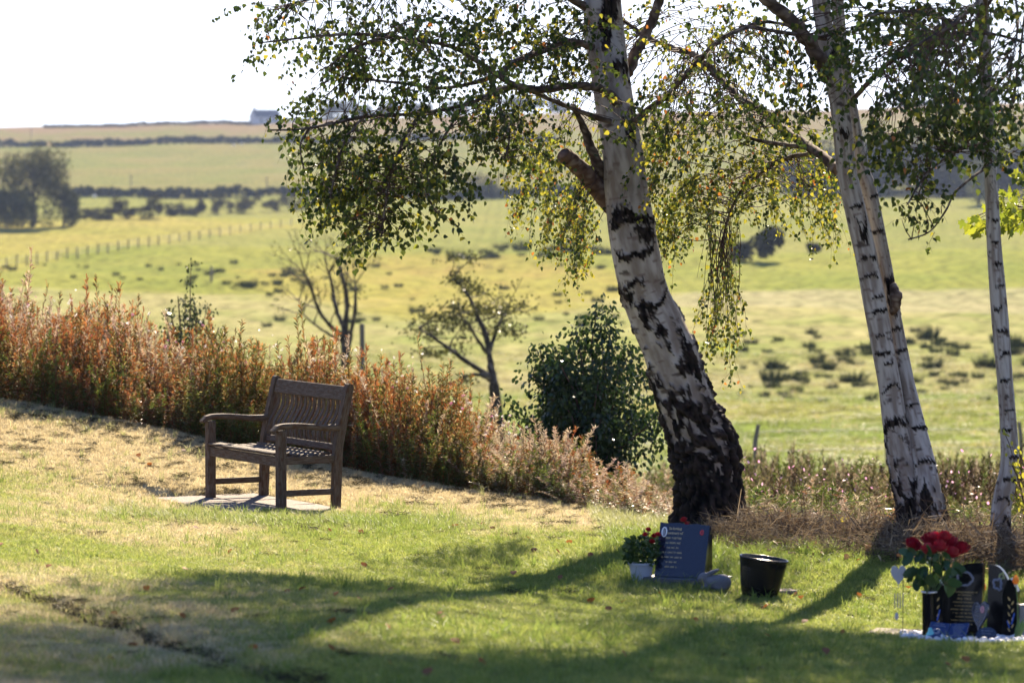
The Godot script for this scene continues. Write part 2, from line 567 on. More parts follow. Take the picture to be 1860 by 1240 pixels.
func trunk_mesh(path: Array, sides: int, seed_at: float, dark_to: float, dark_span: float, marks: Array, flare := 0.0) -> ArrayMesh:
	# path of Vector4, bottom up; dark_to: height above the foot where fissured bark gives way to white
	var s := spline(path, 64)
	var mb := MB.new()
	var foot: float = s[0].y
	var side := Vector3.RIGHT
	var rows := []
	var last := Vector3(0, -99, 0)
	for q in s:
		var p := Vector3(q.x, q.y, q.z)
		if p.distance_to(last) < 0.009: continue
		rows.append(q)
		last = p
	for j in rows.size():
		var q: Vector4 = rows[j]
		var qa: Vector4 = rows[maxi(j - 1, 0)]
		var qb: Vector4 = rows[mini(j + 1, rows.size() - 1)]
		var dir := Vector3(qb.x - qa.x, qb.y - qa.y, qb.z - qa.z).normalized()
		side = (Vector3.RIGHT - dir * dir.x).normalized()
		var up := dir.cross(side)         # points to the back, -z or so
		var h: float = q.y - foot
		for k in sides + 1:
			var a := TAU * (k % sides) / sides
			var o := side * cos(a) + up * sin(a)
			var arc: float = a * q.w
			# noise is looked up on a cylinder so that it closes
			var cx := cos(a) * 0.2
			var cz := sin(a) * 0.2
			var fis := n1.get_noise_3d(cx * 800.0 + seed_at, h * 330.0, cz * 800.0)          # long upright fissures
			var patch := n2.get_noise_3d(cx * 260.0 + seed_at, h * 110.0, cz * 260.0)
			var fine := n2.get_noise_3d(cx * 1500.0, h * 900.0 + seed_at, cz * 1500.0)
			var band := n1.get_noise_3d(cx * 130.0 - seed_at, h * 1500.0, cz * 130.0)         # lenticels
			var band2 := n1.get_noise_3d(cx * 90.0 + seed_at, h * 420.0, cz * 90.0)
			var dark := clampf((dark_to - h) / dark_span + 0.5, 0.0, 1.0)                      # 1 rough foot, 0 smooth above
			var mid := n1.get_noise_3d(cx * 520.0 - seed_at, h * 300.0, cz * 520.0 + 40.0)
			var edge_n := 0.75 * patch + 0.6 * mid + 0.35 * fis
			var rough := smoothstep(0.46, 0.54, dark + edge_n * 0.85)
			rough *= smoothstep(0.0, 0.06, dark)
			if dark >= 1.0: rough = maxf(rough, 0.92)
			for m in marks:
				# [height, angle, half width (rad), half height, sag]
				var da := wrapf(a - m[1] + 0.5 * mid * m[2] + 0.25 * patch, -PI, PI)
				var e: float = absf(da) / m[2]
				if e < 1.25:
					var hh: float = h - m[0] + m[4] * e * e + (1.4 * patch + 0.7 * mid) * m[3]
					var k2: float = 1.0 - (absf(hh) / (m[3] * (1.0 + 0.5 * fine + 0.6 * patch)) + maxf(0.0, e - 0.75) * 2.0)
					rough = maxf(rough, smoothstep(-0.15, 0.25, k2 + 0.5 * fine))
			var white := Color(0.22, 0.19, 0.165).lerp(Color(0.36, 0.33, 0.3), clampf(0.5 + patch * 1.6, 0, 1)).lerp(Color(0.17, 0.13, 0.105), clampf(-patch * 1.1 + fine * 0.35, 0, 0.55))
			if band > 0.34 + 0.15 * dark: white = white.lerp(Color(0.14, 0.1, 0.085), clampf((band - 0.34) * 7.0, 0, 0.85))
			if band2 > 0.4: white = white.lerp(Color(0.06, 0.045, 0.04), clampf((band2 - 0.4) * 8.0, 0, 0.9))
			var blk := Color(0.006, 0.005, 0.0045).lerp(Color(0.04, 0.031, 0.026), clampf(0.35 + fis * 1.1 + fine * 0.7 + mid * 0.4, 0, 1))
			var col := white.lerp(blk, rough)
			var r: float = q.w * (1.0 + 0.03 * patch)
			r += rough * (0.010 + 0.062 * (fis * 0.7 + mid * 0.5) * clampf(dark * 1.6, 0.35, 1.0) + 0.010 * fine) * clampf(q.w / 0.15, 0.25, 1.0)
			if flare > 0.0 and h < 0.35: r += flare * pow(1.0 - clampf(h / 0.35, 0, 1), 2.0) * (0.7 + 0.6 * sin(a * 5.0 + seed_at))
			mb.vert(Vector3(q.x, q.y, q.z) + o * r, o, col, Vector2(a, h))
	var w := sides + 1
	for j in rows.size() - 1:
		for k in sides:
			var a := j * w + k
			for o in [a, a + w, a + 1, a + 1, a + w, a + w + 1]: mb.i.append(o)
	var am := mb
	# close the seam: average normals there by smoothing with the shared positions
	am.n.fill(Vector3.ZERO)
	for k in range(0, am.i.size(), 3):
		var f := (am.v[am.i[k + 2]] - am.v[am.i[k]]).cross(am.v[am.i[k + 1]] - am.v[am.i[k]])
		am.n[am.i[k]] += f; am.n[am.i[k + 1]] += f; am.n[am.i[k + 2]] += f
	for j in rows.size():
		var f := am.n[j * w] + am.n[j * w + sides]
		am.n[j * w] = f; am.n[j * w + sides] = f
	for k in am.n.size(): am.n[k] = am.n[k].normalized()
	return am.mesh()

func limb_points(limbs: Array) -> PackedVector3Array:
	var out := PackedVector3Array()
	for l in limbs:
		for q in spline(l, 10): out.append(Vector3(q.x, q.y, q.z))
	return out

func inside(poly: PackedVector2Array, p: Vector2) -> bool:
	return Geometry2D.is_point_in_polygon(p, poly)

func sprays(mb: MB, lv: Leaves, poly: Array, count: int, d0: float, d1: float, from: PackedVector3Array, size: float, mix: float, length: Vector2, gap := 0.035, hang := 0.55) -> void:
	# hanging sprays that start inside a region of the crown and are tied to the nearest limb
	var pg := PackedVector2Array()
	var lo := Vector2(1e9, 1e9)
	var hi := -lo
	for q in poly:
		var v := Vector2(q[0], q[1])
		pg.append(v); lo = lo.min(v); hi = hi.max(v)
	var made := 0
	for tries in count * 30:
		if made >= count: break
		var q := Vector2(rr(lo.x, hi.x), rr(lo.y, hi.y))
		if not inside(pg, q): continue
		made += 1
		var p := P(q.x, q.y, rr(d0, d1))
		var near := from[0]
		var bd := 1e9
		for f in from:
			var e := (f - p).length_squared() * rr(0.5, 2.2) + (0.0 if f.y > p.y - 0.15 else 0.4)
			if e < bd:
				bd = e; near = f
		var dir := (p - near)
		dir.y *= 0.3
		dir = dir.normalized() if dir.length() > 0.02 else Vector3(rr(-1, 1), 0, rr(-1, 1)).normalized()
		# the thin branch that carries the spray
		var reach := near.distance_to(p)
		if reach > 0.06 and reach < 0.95:
			var mid := near.lerp(p, rr(0.35, 0.65)) + Vector3(rr(-0.22, 0.22), rr(-0.05, 0.3), rr(-0.22, 0.22)) * reach
			var pts := PackedVector3Array()
			var rad := PackedFloat32Array()
			var m := maxi(3, int(reach / 0.08))
			for k in m + 1:
				var t := float(k) / m
				pts.append(near * (1 - t) * (1 - t) + mid * 2.0 * t * (1 - t) + p * t * t + Vector3(rr(-1, 1), rr(-1, 1), rr(-1, 1)) * 0.014)
				rad.append(lerpf(0.004, 0.002, t))
				if t > 0.3 and rng.randf() < 0.8:
					add_leaf(lv, pts[k] + Vector3(rr(-1, 1), rr(-1, 1), rr(-1, 1)) * 0.02, dir, size * rr(0.65, 1.1), mix)
			mb.tube(pts, rad, 4, M.twig_tint, Color(-1, 0, 0), false)
		twig(mb, lv, p, (dir + Vector3(rr(-1, 1), rr(-0.5, 0.5), rr(-1, 1)) * 0.5).normalized(), rr(length.x, length.y), 0.002, hang, gap, size, mix, 1)

func upper_crown(mb: MB, lv: Leaves, axis: Array, clumps: int, per: int, rx: float, size: float, mix: float) -> void:
	# the crown above the frame: branches off the stem that end in drooping leafy clumps
	# sight lines towards the sun that stay open: the sunlit patches on the lawn
	var gaps := []
	for q in [[870, 1130, 18.0, 0.42], [970, 1165, 17.0, 0.3], [780, 1110, 18.6, 0.3], [1080, 1028, 22.4, 0.32], [1580, 1075, 21.0, 0.36], [620, 1180, 16.5, 0.22], [1000, 1070, 20.0, 0.22], [300, 1040, 20.5, 0.6], [560, 1010, 23.0, 0.5]]:
		gaps.append([P(q[0], q[1], q[2]), q[3]])
	for k in clumps:
		var t := rng.randf()
		var f := t * (axis.size() - 1)
		var i := int(minf(f, axis.size() - 2))
		var a: Vector4 = axis[i]
		var b: Vector4 = axis[i + 1]
		var c := a.lerp(b, f - i)
		var o := Vector3(c.x, c.y, c.z)
		var ang := rr(0, TAU)
		var r := rx * (1.0 - 0.55 * t) * sqrt(rng.randf()) * rr(0.6, 1.15)
		var e := o + Vector3(cos(ang) * r, r * rr(0.05, 0.5), sin(ang) * r)
		var open := false
		for gp in gaps:
			var w: Vector3 = e - gp[0]
			var sd := -sun_dir.normalized()
			if (w - sd * w.dot(sd)).length() < gp[1] + 0.28: open = true
		if open: continue
		var pts := PackedVector3Array()
		var rad := PackedFloat32Array()
		for s in 6:
			var u := s / 5.0
			pts.append(o.lerp(e, u) + Vector3(0, 0.25 * r * u * (1.0 - u), 0))
			rad.append(lerpf(0.018, 0.004, u))
		mb.tube(pts, rad, 5, M.twig_tint, Color(-1, 0, 0), false)
		var sp := rr(0.18, 0.42)
		for q in per:
			var g := Vector3(rng.randfn(), rng.randfn() * 0.9 - 0.5, rng.randfn()) * sp
			add_leaf(lv, e + g, g.normalized(), size * rr(0.8, 1.3), mix)

func split_leaves(lv: Leaves, tree: Node3D, mesh: Mesh, material: Material, singles: int, pick: Callable) -> void:
	# the leaves that show largest are parts of their own, the rest one part
	var rest := Leaves.new()
	var single := 0
	var kinds := [M.leaf_green, M.leaf_olive, M.leaf_yellow, M.leaf_orange]
	for k in lv.at.size():
		if single < singles and pick.call(lv.at[k].origin):
			single += 1
			var c := lv.tint[k]
			var o := put("leaf", mesh, kinds[3] if c.r > 0.28 and c.g < 0.2 else kinds[2] if c.r > 0.17 else kinds[1] if c.r > 0.09 else kinds[0], tree)
			o.transform = lv.at[k]
		else:
			rest.at.append(lv.at[k]); rest.tint.append(lv.tint[k])
	many("crown", mesh, material, rest.at, rest.tint, tree)

func build_birches() -> void:
	var leaf := leaf_mesh("birch")
	var bark_limb := Color(0.09, 0.065, 0.052)
	var bark_tip := Color(0.06, 0.045, 0.035)
	# ---- the thick leaning birch
	var t1 := base("birch_tree", Vector3.ZERO, "thick leaning silver birch with blackened foot behind the blue-grey headstone", "tree", "birches at the edge of the lawn")
	var D := 26.0
	var path := L([[1287, 985, D, 128], [1287, 940, D, 122], [1288, 880, D, 116], [1278, 812, D, 116], [1250, 740, D - 0.05, 97], [1217, 640, D - 0.1, 96], [1174, 540, D - 0.15, 86], [1157, 470, D - 0.2, 86], [1145, 400, D - 0.2, 85], [1137, 340, D - 0.2, 78], [1131, 270, D - 0.2, 73], [1118, 200, D - 0.15, 70], [1108, 130, D - 0.1, 70], [1098, 60, D, 72], [1094, 0, D, 68], [1088, -120, D + 0.1, 62]])
	path.append(Vector4(0.5, 6.0, -26.3, 0.09)); path.append(Vector4(0.42, 8.0, -26.4, 0.06)); path.append(Vector4(0.36, 10.2, -26.4, 0.02))
	var mk := []
	for q in [[-70, 400, 1.1, 0.03, 0.03], [-88, 462, 0.9, 0.022, -0.05], [-105, 500, 0.4, 0.02, 0.03], [-100, 555, 0.28, 0.075, 0.0], [-70, 552, 0.75, 0.02, -0.06], [-145, 520, 0.4, 0.06, 0.0], [-60, 425, 0.5, 0.05, 0.0], [-110, 390, 0.55, 0.06, 0.0], [-85, 592, 0.2, 0.04, 0.0], [-50, 655, 0.25, 0.16, 0.0], [-60, 250, 0.3, 0.09, -0.1], [-60, 130, 0.5, 0.05, 0.06], [-90, 60, 0.3, 0.12, 0.0], [-70, 20, 0.4, 0.1, 0]]:
		mk.append([P(1200, q[1], D).y - path[0].y, deg_to_rad(q[0]), q[2], q[3], q[4]])
	put("trunk", trunk_mesh(path, 120, 11.0, 0.98, 1.25, mk, 0.05), M.bark, t1)
	var stump := L([[1124, 385, 25.95, 40], [1088, 345, 25.85, 35], [1063, 315, 25.75, 32], [1042, 295, 25.68, 30], [1027, 284, 25.62, 29]])
	put("branch_stump", limb_mesh(stump, 14, Color(0.12, 0.075, 0.06), Color(0.1, 0.055, 0.045), 0.35), M.bark, t1)
	var cut := MB.new()
	cut.tube(PackedVector3Array([P(1028, 285, 25.62), P(1023, 280, 25.6)]), PackedFloat32Array([0.054, 0.05]), 18, Color(0.1, 0.06, 0.045), Color(0.16, 0.1, 0.075))
	put("sawn_face", cut.mesh(), M.bark, t1)
	var limbs := [
		L([[1108, 330, 25.9, 22], [1090, 305, 25.8, 22], [1074, 268, 25.75, 18], [1060, 230, 25.7, 14], [1040, 190, 25.6, 8]]),
		L([[1130, 200, 25.8, 20], [1095, 163, 25.6, 17], [1040, 155, 25.3, 14], [985, 163, 25.0, 13], [930, 152, 24.8, 11], [880, 120, 24.6, 10], [820, 85, 24.4, 8], [740, 70, 24.2, 7], [640, 62, 24.0, 6], [540, 70, 23.9, 4], [470, 78, 23.8, 3]]),
		L([[1128, 225, 25.8, 10], [1080, 212, 25.6, 10], [1010, 185, 25.3, 8], [960, 165, 25.1, 7], [915, 160, 24.9, 7], [860, 185, 24.7, 7], [800, 200, 24.5, 7], [730, 208, 24.3, 7], [660, 212, 24.1, 6], [600, 225, 24.0, 5], [540, 235, 23.9, 4], [490, 236, 23.8, 3]]),
		L([[1075, 85, 25.8, 15], [1030, 76, 25.5, 14], [985, 92, 25.3, 12], [940, 110, 25.0, 11], [905, 135, 24.9, 10], [860, 150, 24.8, 8], [800, 160, 24.6, 6], [720, 150, 24.5, 5], [620, 140, 24.4, 4]]),
		L([[1140, 135, 26.0, 20], [1155, 95, 26.1, 20], [1175, 60, 26.2, 19], [1195, 10, 26.3, 17], [1210, -60, 26.4, 12], [1230, -170, 26.5, 8]]),
		L([[1138, 232, 25.8, 14], [1170, 205, 25.6, 12], [1215, 170, 25.4, 11], [1260, 120, 25.2, 10], [1300, 80, 25.0, 9], [1340, 55, 24.9, 8], [1400, 40, 24.7, 6], [1470, 60, 24.5, 4]]),
		L([[660, 212, 24.1, 5], [630, 250, 24.0, 4], [612, 300, 23.95, 4], [600, 360, 23.9, 3]]),
		L([[765, 204, 24.4, 6], [735, 250, 24.25, 5], [712, 310, 24.15, 4], [700, 370, 24.1, 4], [692, 430, 24.1, 3]]),
		L([[840, 192, 24.6, 6], [815, 235, 24.5, 5], [785, 290, 24.4, 4], [775, 350, 24.35, 4], [800, 395, 24.3, 3]]),
		L([[560, 233, 23.95, 4], [545, 265, 23.9, 3], [552, 310, 23.85, 3]]),
		L([[905, 160, 24.9, 6], [910, 200, 24.8, 5], [925, 250, 24.75, 4], [915, 290, 24.7, 3]]),
		L([[700, 66, 24.1, 5], [640, 90, 23.95, 4], [590, 125, 23.9, 3]]),
		L([[1075, 20, 26.0, 16], [1000, -20, 25.7, 14], [900, -40, 25.3, 12], [780, -30, 24.9, 10], [640, -20, 24.5, 7], [520, 10, 24.3, 4]]),
	]
	for l in limbs: put("branch", limb_mesh(l, 10, bark_limb, bark_tip), M.bark, t1)
	var mb := MB.new()
	var lv := Leaves.new()
	var lp := limb_points(limbs)
	sprays(mb, lv, [[450, 0], [880, 0], [900, 130], [780, 160], [640, 150], [560, 120], [470, 60]], 185, 23.7, 25.0, lp, 0.04, 0.1, Vector2(0.15, 0.38))
	sprays(mb, lv, [[880, 0], [1060, 0], [1060, 150], [900, 180]], 95, 24.6, 26.0, lp, 0.04, 0.16, Vector2(0.15, 0.4))
	sprays(mb, lv, [[580, 150], [900, 150], [930, 215], [760, 250], [570, 262], [500, 232]], 95, 23.8, 24.8, lp, 0.04, 0.1, Vector2(0.15, 0.4))
	sprays(mb, lv, [[560, 235], [845, 235], [830, 330], [700, 370], [580, 350], [540, 300]], 112, 23.8, 24.7, lp, 0.042, 0.12, Vector2(0.18, 0.42))
	sprays(mb, lv, [[570, 330], [780, 320], [770, 370], [690, 400], [600, 380]], 46, 23.9, 24.6, lp, 0.043, 0.14, Vector2(0.15, 0.34))
	sprays(mb, lv, [[600, 390], [740, 380], [720, 440], [680, 455], [640, 440]], 34, 23.9, 24.4, lp, 0.043, 0.16, Vector2(0.14, 0.28))
	sprays(mb, lv, [[770, 350], [830, 370], [815, 400], [780, 390]], 5, 24.1, 24.5, lp, 0.043, 0.16, Vector2(0.12, 0.2), 0.06)
	sprays(mb, lv, [[840, 215], [960, 200], [990, 290], [930, 300], [880, 280]], 40, 24.6, 25.2, lp, 0.042, 0.16, Vector2(0.15, 0.3))
	sprays(mb, lv, [[1020, 380], [1080, 370], [1100, 420], [1040, 440]], 7, 25.2, 25.7, lp, 0.036, 0.15, Vector2(0.15, 0.28))
	sprays(mb, lv, [[1060, 20], [1180, 60], [1180, 240], [1080, 260], [1040, 150]], 12, 24.6, 25.4, lp, 0.042, 0.14, Vector2(0.12, 0.3))
	sprays(mb, lv, [[1170, 130], [1340, 60], [1480, 70], [1500, 200], [1330, 260], [1180, 260]], 58, 24.2, 25.6, lp, 0.042, 0.12, Vector2(0.15, 0.4))
	upper_crown(mb, lv, [path[15], path[16], path[17], path[18]], 500, 78, 2.3, 0.05, 0.12)
	put("twigs", mb.mesh(), M.twig, t1).set_meta("kind", "stuff")
	split_leaves(lv, t1, leaf, M.leaf, 300, func(p: Vector3): return p.z > -24.15 and PX(p).y > 5.0)
	# ---- the double-stemmed birch
	var t2 := base("birch_tree", Vector3.ZERO, "double-stemmed white birch rising behind the red roses", "tree", "birches at the edge of the lawn")
	D = 24.6
	path = L([[1668, 998, D, 72], [1668, 950, D, 68], [1660, 905, D, 60], [1645, 855, D, 54], [1627, 770, D, 46], [1615, 690, D, 41], [1594, 575, D, 42], [1573, 463, D, 40], [1547, 350, D, 38], [1537, 300, D, 36], [1527, 200, D, 35], [1506, 100, D, 33], [1491, 0, D, 32], [1478, -120, D, 30]])
	path.append(Vector4(1.75, 5.6, -24.6, 0.05)); path.append(Vector4(1.6, 7.4, -24.6, 0.035)); path.append(Vector4(1.5, 9.4, -24.6, 0.012))
	mk = []
	for q in [[-90, 765, 1.2, 0.03, 0.04], [-80, 700, 0.8, 0.014, 0.03], [-100, 640, 0.7, 0.012, 0], [-70, 565, 0.7, 0.014, 0], [-95, 500, 0.8, 0.012, 0.02], [-75, 425, 0.5, 0.05, -0.08], [-110, 470, 0.3, 0.02, 0], [-60, 470, 0.4, 0.016, 0], [-80, 375, 0.6, 0.012, 0], [-90, 240, 0.5, 0.03, 0.02], [-60, 100, 0.4, 0.03, 0], [-80, 660, 0.5, 0.01, 0], [-100, 610, 0.5, 0.01, 0], [-65, 540, 0.5, 0.01, 0]]:
		mk.append([P(1600, q[1], D).y - path[0].y, deg_to_rad(q[0]), q[2], q[3], q[4]])
	put("trunk", trunk_mesh(path, 84, 37.0, 0.46, 0.8, mk, 0.03), M.bark, t2)
	var second := L([[1693, 998, D - 0.1, 62], [1692, 950, D - 0.1, 56], [1688, 905, D - 0.1, 50], [1680, 850, D - 0.05, 44], [1662, 770, D + 0.02, 38], [1645, 690, D + 0.08, 32], [1624, 575, D + 0.13, 27], [1603, 463, D + 0.17, 28], [1580, 350, D + 0.18, 28], [1565, 300, D + 0.2, 26], [1547, 200, D + 0.2, 24], [1530, 100, D + 0.25, 24], [1522, 0, D + 0.3, 22], [1515, -120, D + 0.4, 20]])
	second.append(Vector4(2.3, 6.0, -25.2, 0.03)); second.append(Vector4(2.6, 8.2, -25.4, 0.01))
	mk = []
	for q in [[-80, 840, 1.0, 0.014, 0.02], [-60, 780, 0.9, 0.014, 0.0], [-80, 740, 0.7, 0.01, 0], [-70, 640, 0.8, 0.012, 0], [-90, 600, 0.7, 0.012, 0], [-60, 550, 1.2, 0.06, 0], [-70, 520, 0.9, 0.05, 0], [-90, 420, 0.7, 0.012, 0], [-60, 360, 0.6, 0.015, 0]]:
		mk.append([P(1650, q[1], D).y - second[0].y, deg_to_rad(q[0]), q[2], q[3], q[4]])
	put("second_stem", trunk_mesh(second, 64, 71.0, 0.3, 0.6, mk, 0.02), M.bark, t2)
	put("burl", limb_mesh(L([[1622, 570, D + 0.05, 10], [1627, 555, D + 0.02, 20], [1627, 535, D + 0.02, 22], [1622, 515, D + 0.05, 12]]), 12, Color(0.11, 0.065, 0.045), Color(0.07, 0.05, 0.04)), M.bark, t2)
	limbs = [
		L([[1522, 310, 24.7, 20], [1500, 288, 24.9, 18], [1470, 265, 25.2, 17], [1430, 240, 25.5, 16], [1390, 208, 25.8, 15], [1345, 178, 26.1, 14], [1310, 145, 26.4, 13], [1270, 105, 26.7, 12], [1225, 88, 27.0, 11], [1180, 70, 27.3, 10], [1130, 35, 27.6, 7]]),
		L([[1470, 268, 25.2, 8], [1420, 262, 25.0, 8], [1380, 255, 24.9, 7], [1350, 248, 24.8, 5]]),
		L([[1475, 278, 25.2, 8], [1420, 290, 25.6, 8], [1375, 320, 25.9, 7], [1345, 350, 26.1, 6], [1325, 390, 26.2, 5], [1312, 440, 26.2, 4]]),
		L([[1505, 140, 24.6, 30], [1490, 110, 24.5, 29], [1465, 70, 24.4, 27], [1435, 35, 24.3, 25], [1395, 0, 24.2, 22], [1330, -60, 24.0, 16], [1230, -110, 23.7, 10]]),
		L([[1500, 70, 24.5, 9], [1440, 62, 24.3, 8], [1400, 55, 24.2, 7], [1360, 50, 24.1, 6], [1320, 66, 24.0, 5]]),
		L([[1550, 180, 24.6, 10], [1620, 110, 24.0, 9], [1700, 70, 23.4, 8], [1790, 60, 22.9, 6], [1870, 80, 22.6, 4]]),
	]
	for l in limbs: put("branch", limb_mesh(l, 10, bark_limb, bark_tip), M.bark, t2)
	mb = MB.new(); lv = Leaves.new()
	lp = limb_points(limbs)
	var lp2 := limb_points([limbs[0], limbs[1], limbs[2]])
	sprays(mb, lv, [[1180, 190], [1480, 230], [1500, 330], [1480, 390], [1380, 380], [1190, 300]], 150, 25.3, 27.2, lp2, 0.034, 0.5, Vector2(0.22, 0.5), 0.028, 0.9)  # yellower mix: sunlight on the rear foliage put into its leaf colour
	sprays(mb, lv, [[960, 230], [1090, 220], [1110, 330], [1090, 470], [1010, 380], [960, 290]], 110, 26.7, 28.0, lp2, 0.034, 0.55, Vector2(0.22, 0.5), 0.03, 0.9)
	sprays(mb, lv, [[1190, 300], [1260, 320], [1250, 430], [1215, 440]], 40, 26.4, 27.0, lp2, 0.034, 0.4, Vector2(0.25, 0.5), 0.032, 0.9)
	sprays(mb, lv, [[1300, 470], [1322, 470], [1345, 590], [1270, 570]], 20, 25.95, 26.45, lp2, 0.034, 0.45, Vector2(0.25, 0.5), 0.028, 1.0)
	sprays(mb, lv, [[1150, 0], [1420, 0], [1400, 150], [1300, 190], [1170, 160]], 62, 25.8, 27.6, lp2, 0.034, 0.4, Vector2(0.2, 0.45), 0.032, 0.8)
	sprays(mb, lv, [[880, 40], [1070, 40], [1080, 230], [960, 240], [900, 180]], 60, 27.0, 28.0, lp2, 0.032, 0.45, Vector2(0.2, 0.45), 0.032, 0.8)
	# long bare hanging twigs of the drooping bough
	for k in 34:
		var p := P(rr(1285, 1345), rr(350, 440), rr(25.95, 26.4))
		twig(mb, lv, p, Vector3(rr(-0.3, 0.1), -1, rr(-0.2, 0.2)), rr(0.35, 0.9), 0.0028, 0.8, 0.09, 0.034, 0.45, 0)
	sprays(mb, lv, [[1500, 0], [1700, 0], [1720, 150], [1600, 190], [1500, 160]], 70, 22.9, 24.6, lp, 0.044, 0.08, Vector2(0.15, 0.35))
	sprays(mb, lv, [[1560, 150], [1780, 130], [1790, 250], [1700, 280], [1590, 270]], 62, 22.8, 24.2, lp, 0.044, 0.08, Vector2(0.15, 0.38))
	sprays(mb, lv, [[1380, 60], [1500, 120], [1520, 240], [1420, 230]], 22, 23.6, 24.3, lp, 0.044, 0.12, Vector2(0.12, 0.3))
	upper_crown(mb, lv, [path[13], path[14], path[15], path[16]], 430, 76, 2.0, 0.05, 0.15)
	put("twigs", mb.mesh(), M.twig, t2).set_meta("kind", "stuff")
	split_leaves(lv, t2, leaf, M.leaf, 200, func(p: Vector3): return p.z > -23.6 and PX(p).y > 5.0 and PX(p).x < 1855.0)
	# ---- the slender birch on the right
	var t3 := base("birch_tree", Vector3.ZERO, "slender single birch with a crooked foot near the right edge", "tree", "birches at the edge of the lawn")
	D = 23.6
	path = L([[1820, 1015, D, 44], [1820, 985, D, 38], [1819, 930, D, 37], [1826, 890, D, 37], [1834, 850, D, 34], [1834, 800, D, 32], [1827, 700, D, 29], [1817, 575, D, 31], [1807, 450, D, 27], [1802, 350, D, 24], [1799, 300, D, 23], [1795, 200, D, 22], [1790, 100, D, 24], [1784, 0, D, 24], [1778, -120, D, 22]])
	path.append(Vector4(2.8, 5.2, -23.6, 0.035)); path.append(Vector4(2.75, 7.0, -23.6, 0.02)); path.append(Vector4(2.7, 8.2, -23.6, 0.008))
	mk = []
	for q in [[-100, 985, 0.4, 0.07, 0], [-60, 940, 0.6, 0.03, 0.05], [-90, 905, 0.8, 0.012, 0.03], [-80, 870, 0.7, 0.014, 0], [-60, 830, 0.7, 0.012, 0], [-110, 780, 0.6, 0.01, 0], [-80, 745, 0.7, 0.008, 0], [-95, 690, 0.6, 0.012, 0], [-70, 640, 0.6, 0.012, 0.02], [-85, 600, 0.9, 0.009, 0], [-100, 560, 0.5, 0.012, 0], [-70, 520, 0.6, 0.008, 0], [-80, 480, 0.6, 0.012, 0], [-90, 440, 0.5, 0.008, 0], [-75, 400, 0.6, 0.01, 0]]:
		mk.append([P(1820, q[1], D).y - path[0].y, deg_to_rad(q[0]), q[2], q[3], q[4]])
	put("trunk", trunk_mesh(path, 60, 113.0, -0.12, 0.3, mk, 0.015), M.bark, t3)
	limbs = [
		L([[1800, 290, 23.5, 8], [1770, 265, 23.3, 7], [1740, 275, 23.1, 5], [1700, 300, 22.9, 4], [1670, 335, 22.8, 4], [1650, 370, 22.7, 3]]),
		L([[1800, 300, 23.5, 6], [1770, 320, 23.3, 5], [1735, 350, 23.1, 4], [1720, 380, 23.0, 4], [1690, 420, 22.9, 3], [1650, 435, 22.9, 3]]),
		L([[1790, 90, 23.5, 8], [1730, 40, 23.1, 7], [1650, 20, 22.8, 6], [1570, 30, 22.6, 4]]),
		L([[1795, 180, 23.6, 8], [1840, 120, 23.4, 7], [1890, 90, 23.2, 6], [1950, 100, 23.0, 4]]),
		L([[1788, 60, 23.5, 9], [1790, -10, 22.4, 8], [1770, 10, 21.2, 7], [1720, 50, 20.4, 5], [1650, 90, 19.9, 4]]),
		L([[1786, 20, 23.5, 8], [1830, -30, 22.0, 7], [1850, 30, 20.8, 5], [1840, 110, 20.2, 3]]),
		L([[1797, 240, 23.6, 6], [1835, 200, 23.4, 6], [1850, 120, 23.2, 5], [1862, 30, 23.0, 4]]),
	]
	for l in limbs: put("branch", limb_mesh(l, 8, bark_limb, bark_tip), M.bark, t3)
	mb = MB.new(); lv = Leaves.new()
	lp = limb_points(limbs)
	sprays(mb, lv, [[1630, 0], [1860, 0], [1880, 140], [1820, 190], [1660, 150]], 62, 22.5, 23.6, lp, 0.044, 0.06, Vector2(0.15, 0.35))
	sprays(mb, lv, [[1680, 140], [1880, 130], [1880, 300], [1800, 300], [1740, 250]], 44, 22.5, 23.5, lp, 0.044, 0.06, Vector2(0.15, 0.3))
	sprays(mb, lv, [[1600, 20], [1860, 0], [1870, 190], [1760, 210], [1640, 170]], 60, 19.8, 21.2, lp, 0.042, 0.06, Vector2(0.12, 0.28))
	sprays(mb, lv, [[1600, 220], [1760, 220], [1740, 300], [1640, 310], [1600, 270]], 34, 22.5, 23.3, lp, 0.044, 0.08, Vector2(0.15, 0.3))
	sprays(mb, lv, [[1660, 340], [1720, 330], [1720, 420], [1660, 440], [1630, 400]], 14, 22.7, 23.0, lp, 0.04, 0.1, Vector2(0.12, 0.24), 0.04)
	upper_crown(mb, lv, [path[14], path[15], path[16], path[17]], 170, 66, 1.7, 0.05, 0.12)
	put("twigs", mb.mesh(), M.twig, t3).set_meta("kind", "stuff")
	split_leaves(lv, t3, leaf, M.leaf, 200, func(p: Vector3): return p.z > -22.9 and PX(p).y > 5.0 and PX(p).x < 1855.0)
# ---------------------------------------------------------------- bench and its paving
func plank(called: String, parent: Node3D, size: Vector3, at: Vector3, grain: int, rot := Vector3.ZERO, m: Material = null) -> MeshInstance3D:
	var mb := MB.new()
	var k := rr(0.82, 1.12)
	mb.box(size, Transform3D(), Color(k, k * rr(0.97, 1.0), k * rr(0.94, 1.0)), 0.006, grain)
	for q in mb.t.size(): mb.t[q] += Vector2(at.x * 1.7 + at.z * 3.1, at.y * 2.3 + at.x)
	var o := put(called, mb.mesh(), m if m else M.teak, parent)
	o.position = at
	o.rotation = rot
	return o

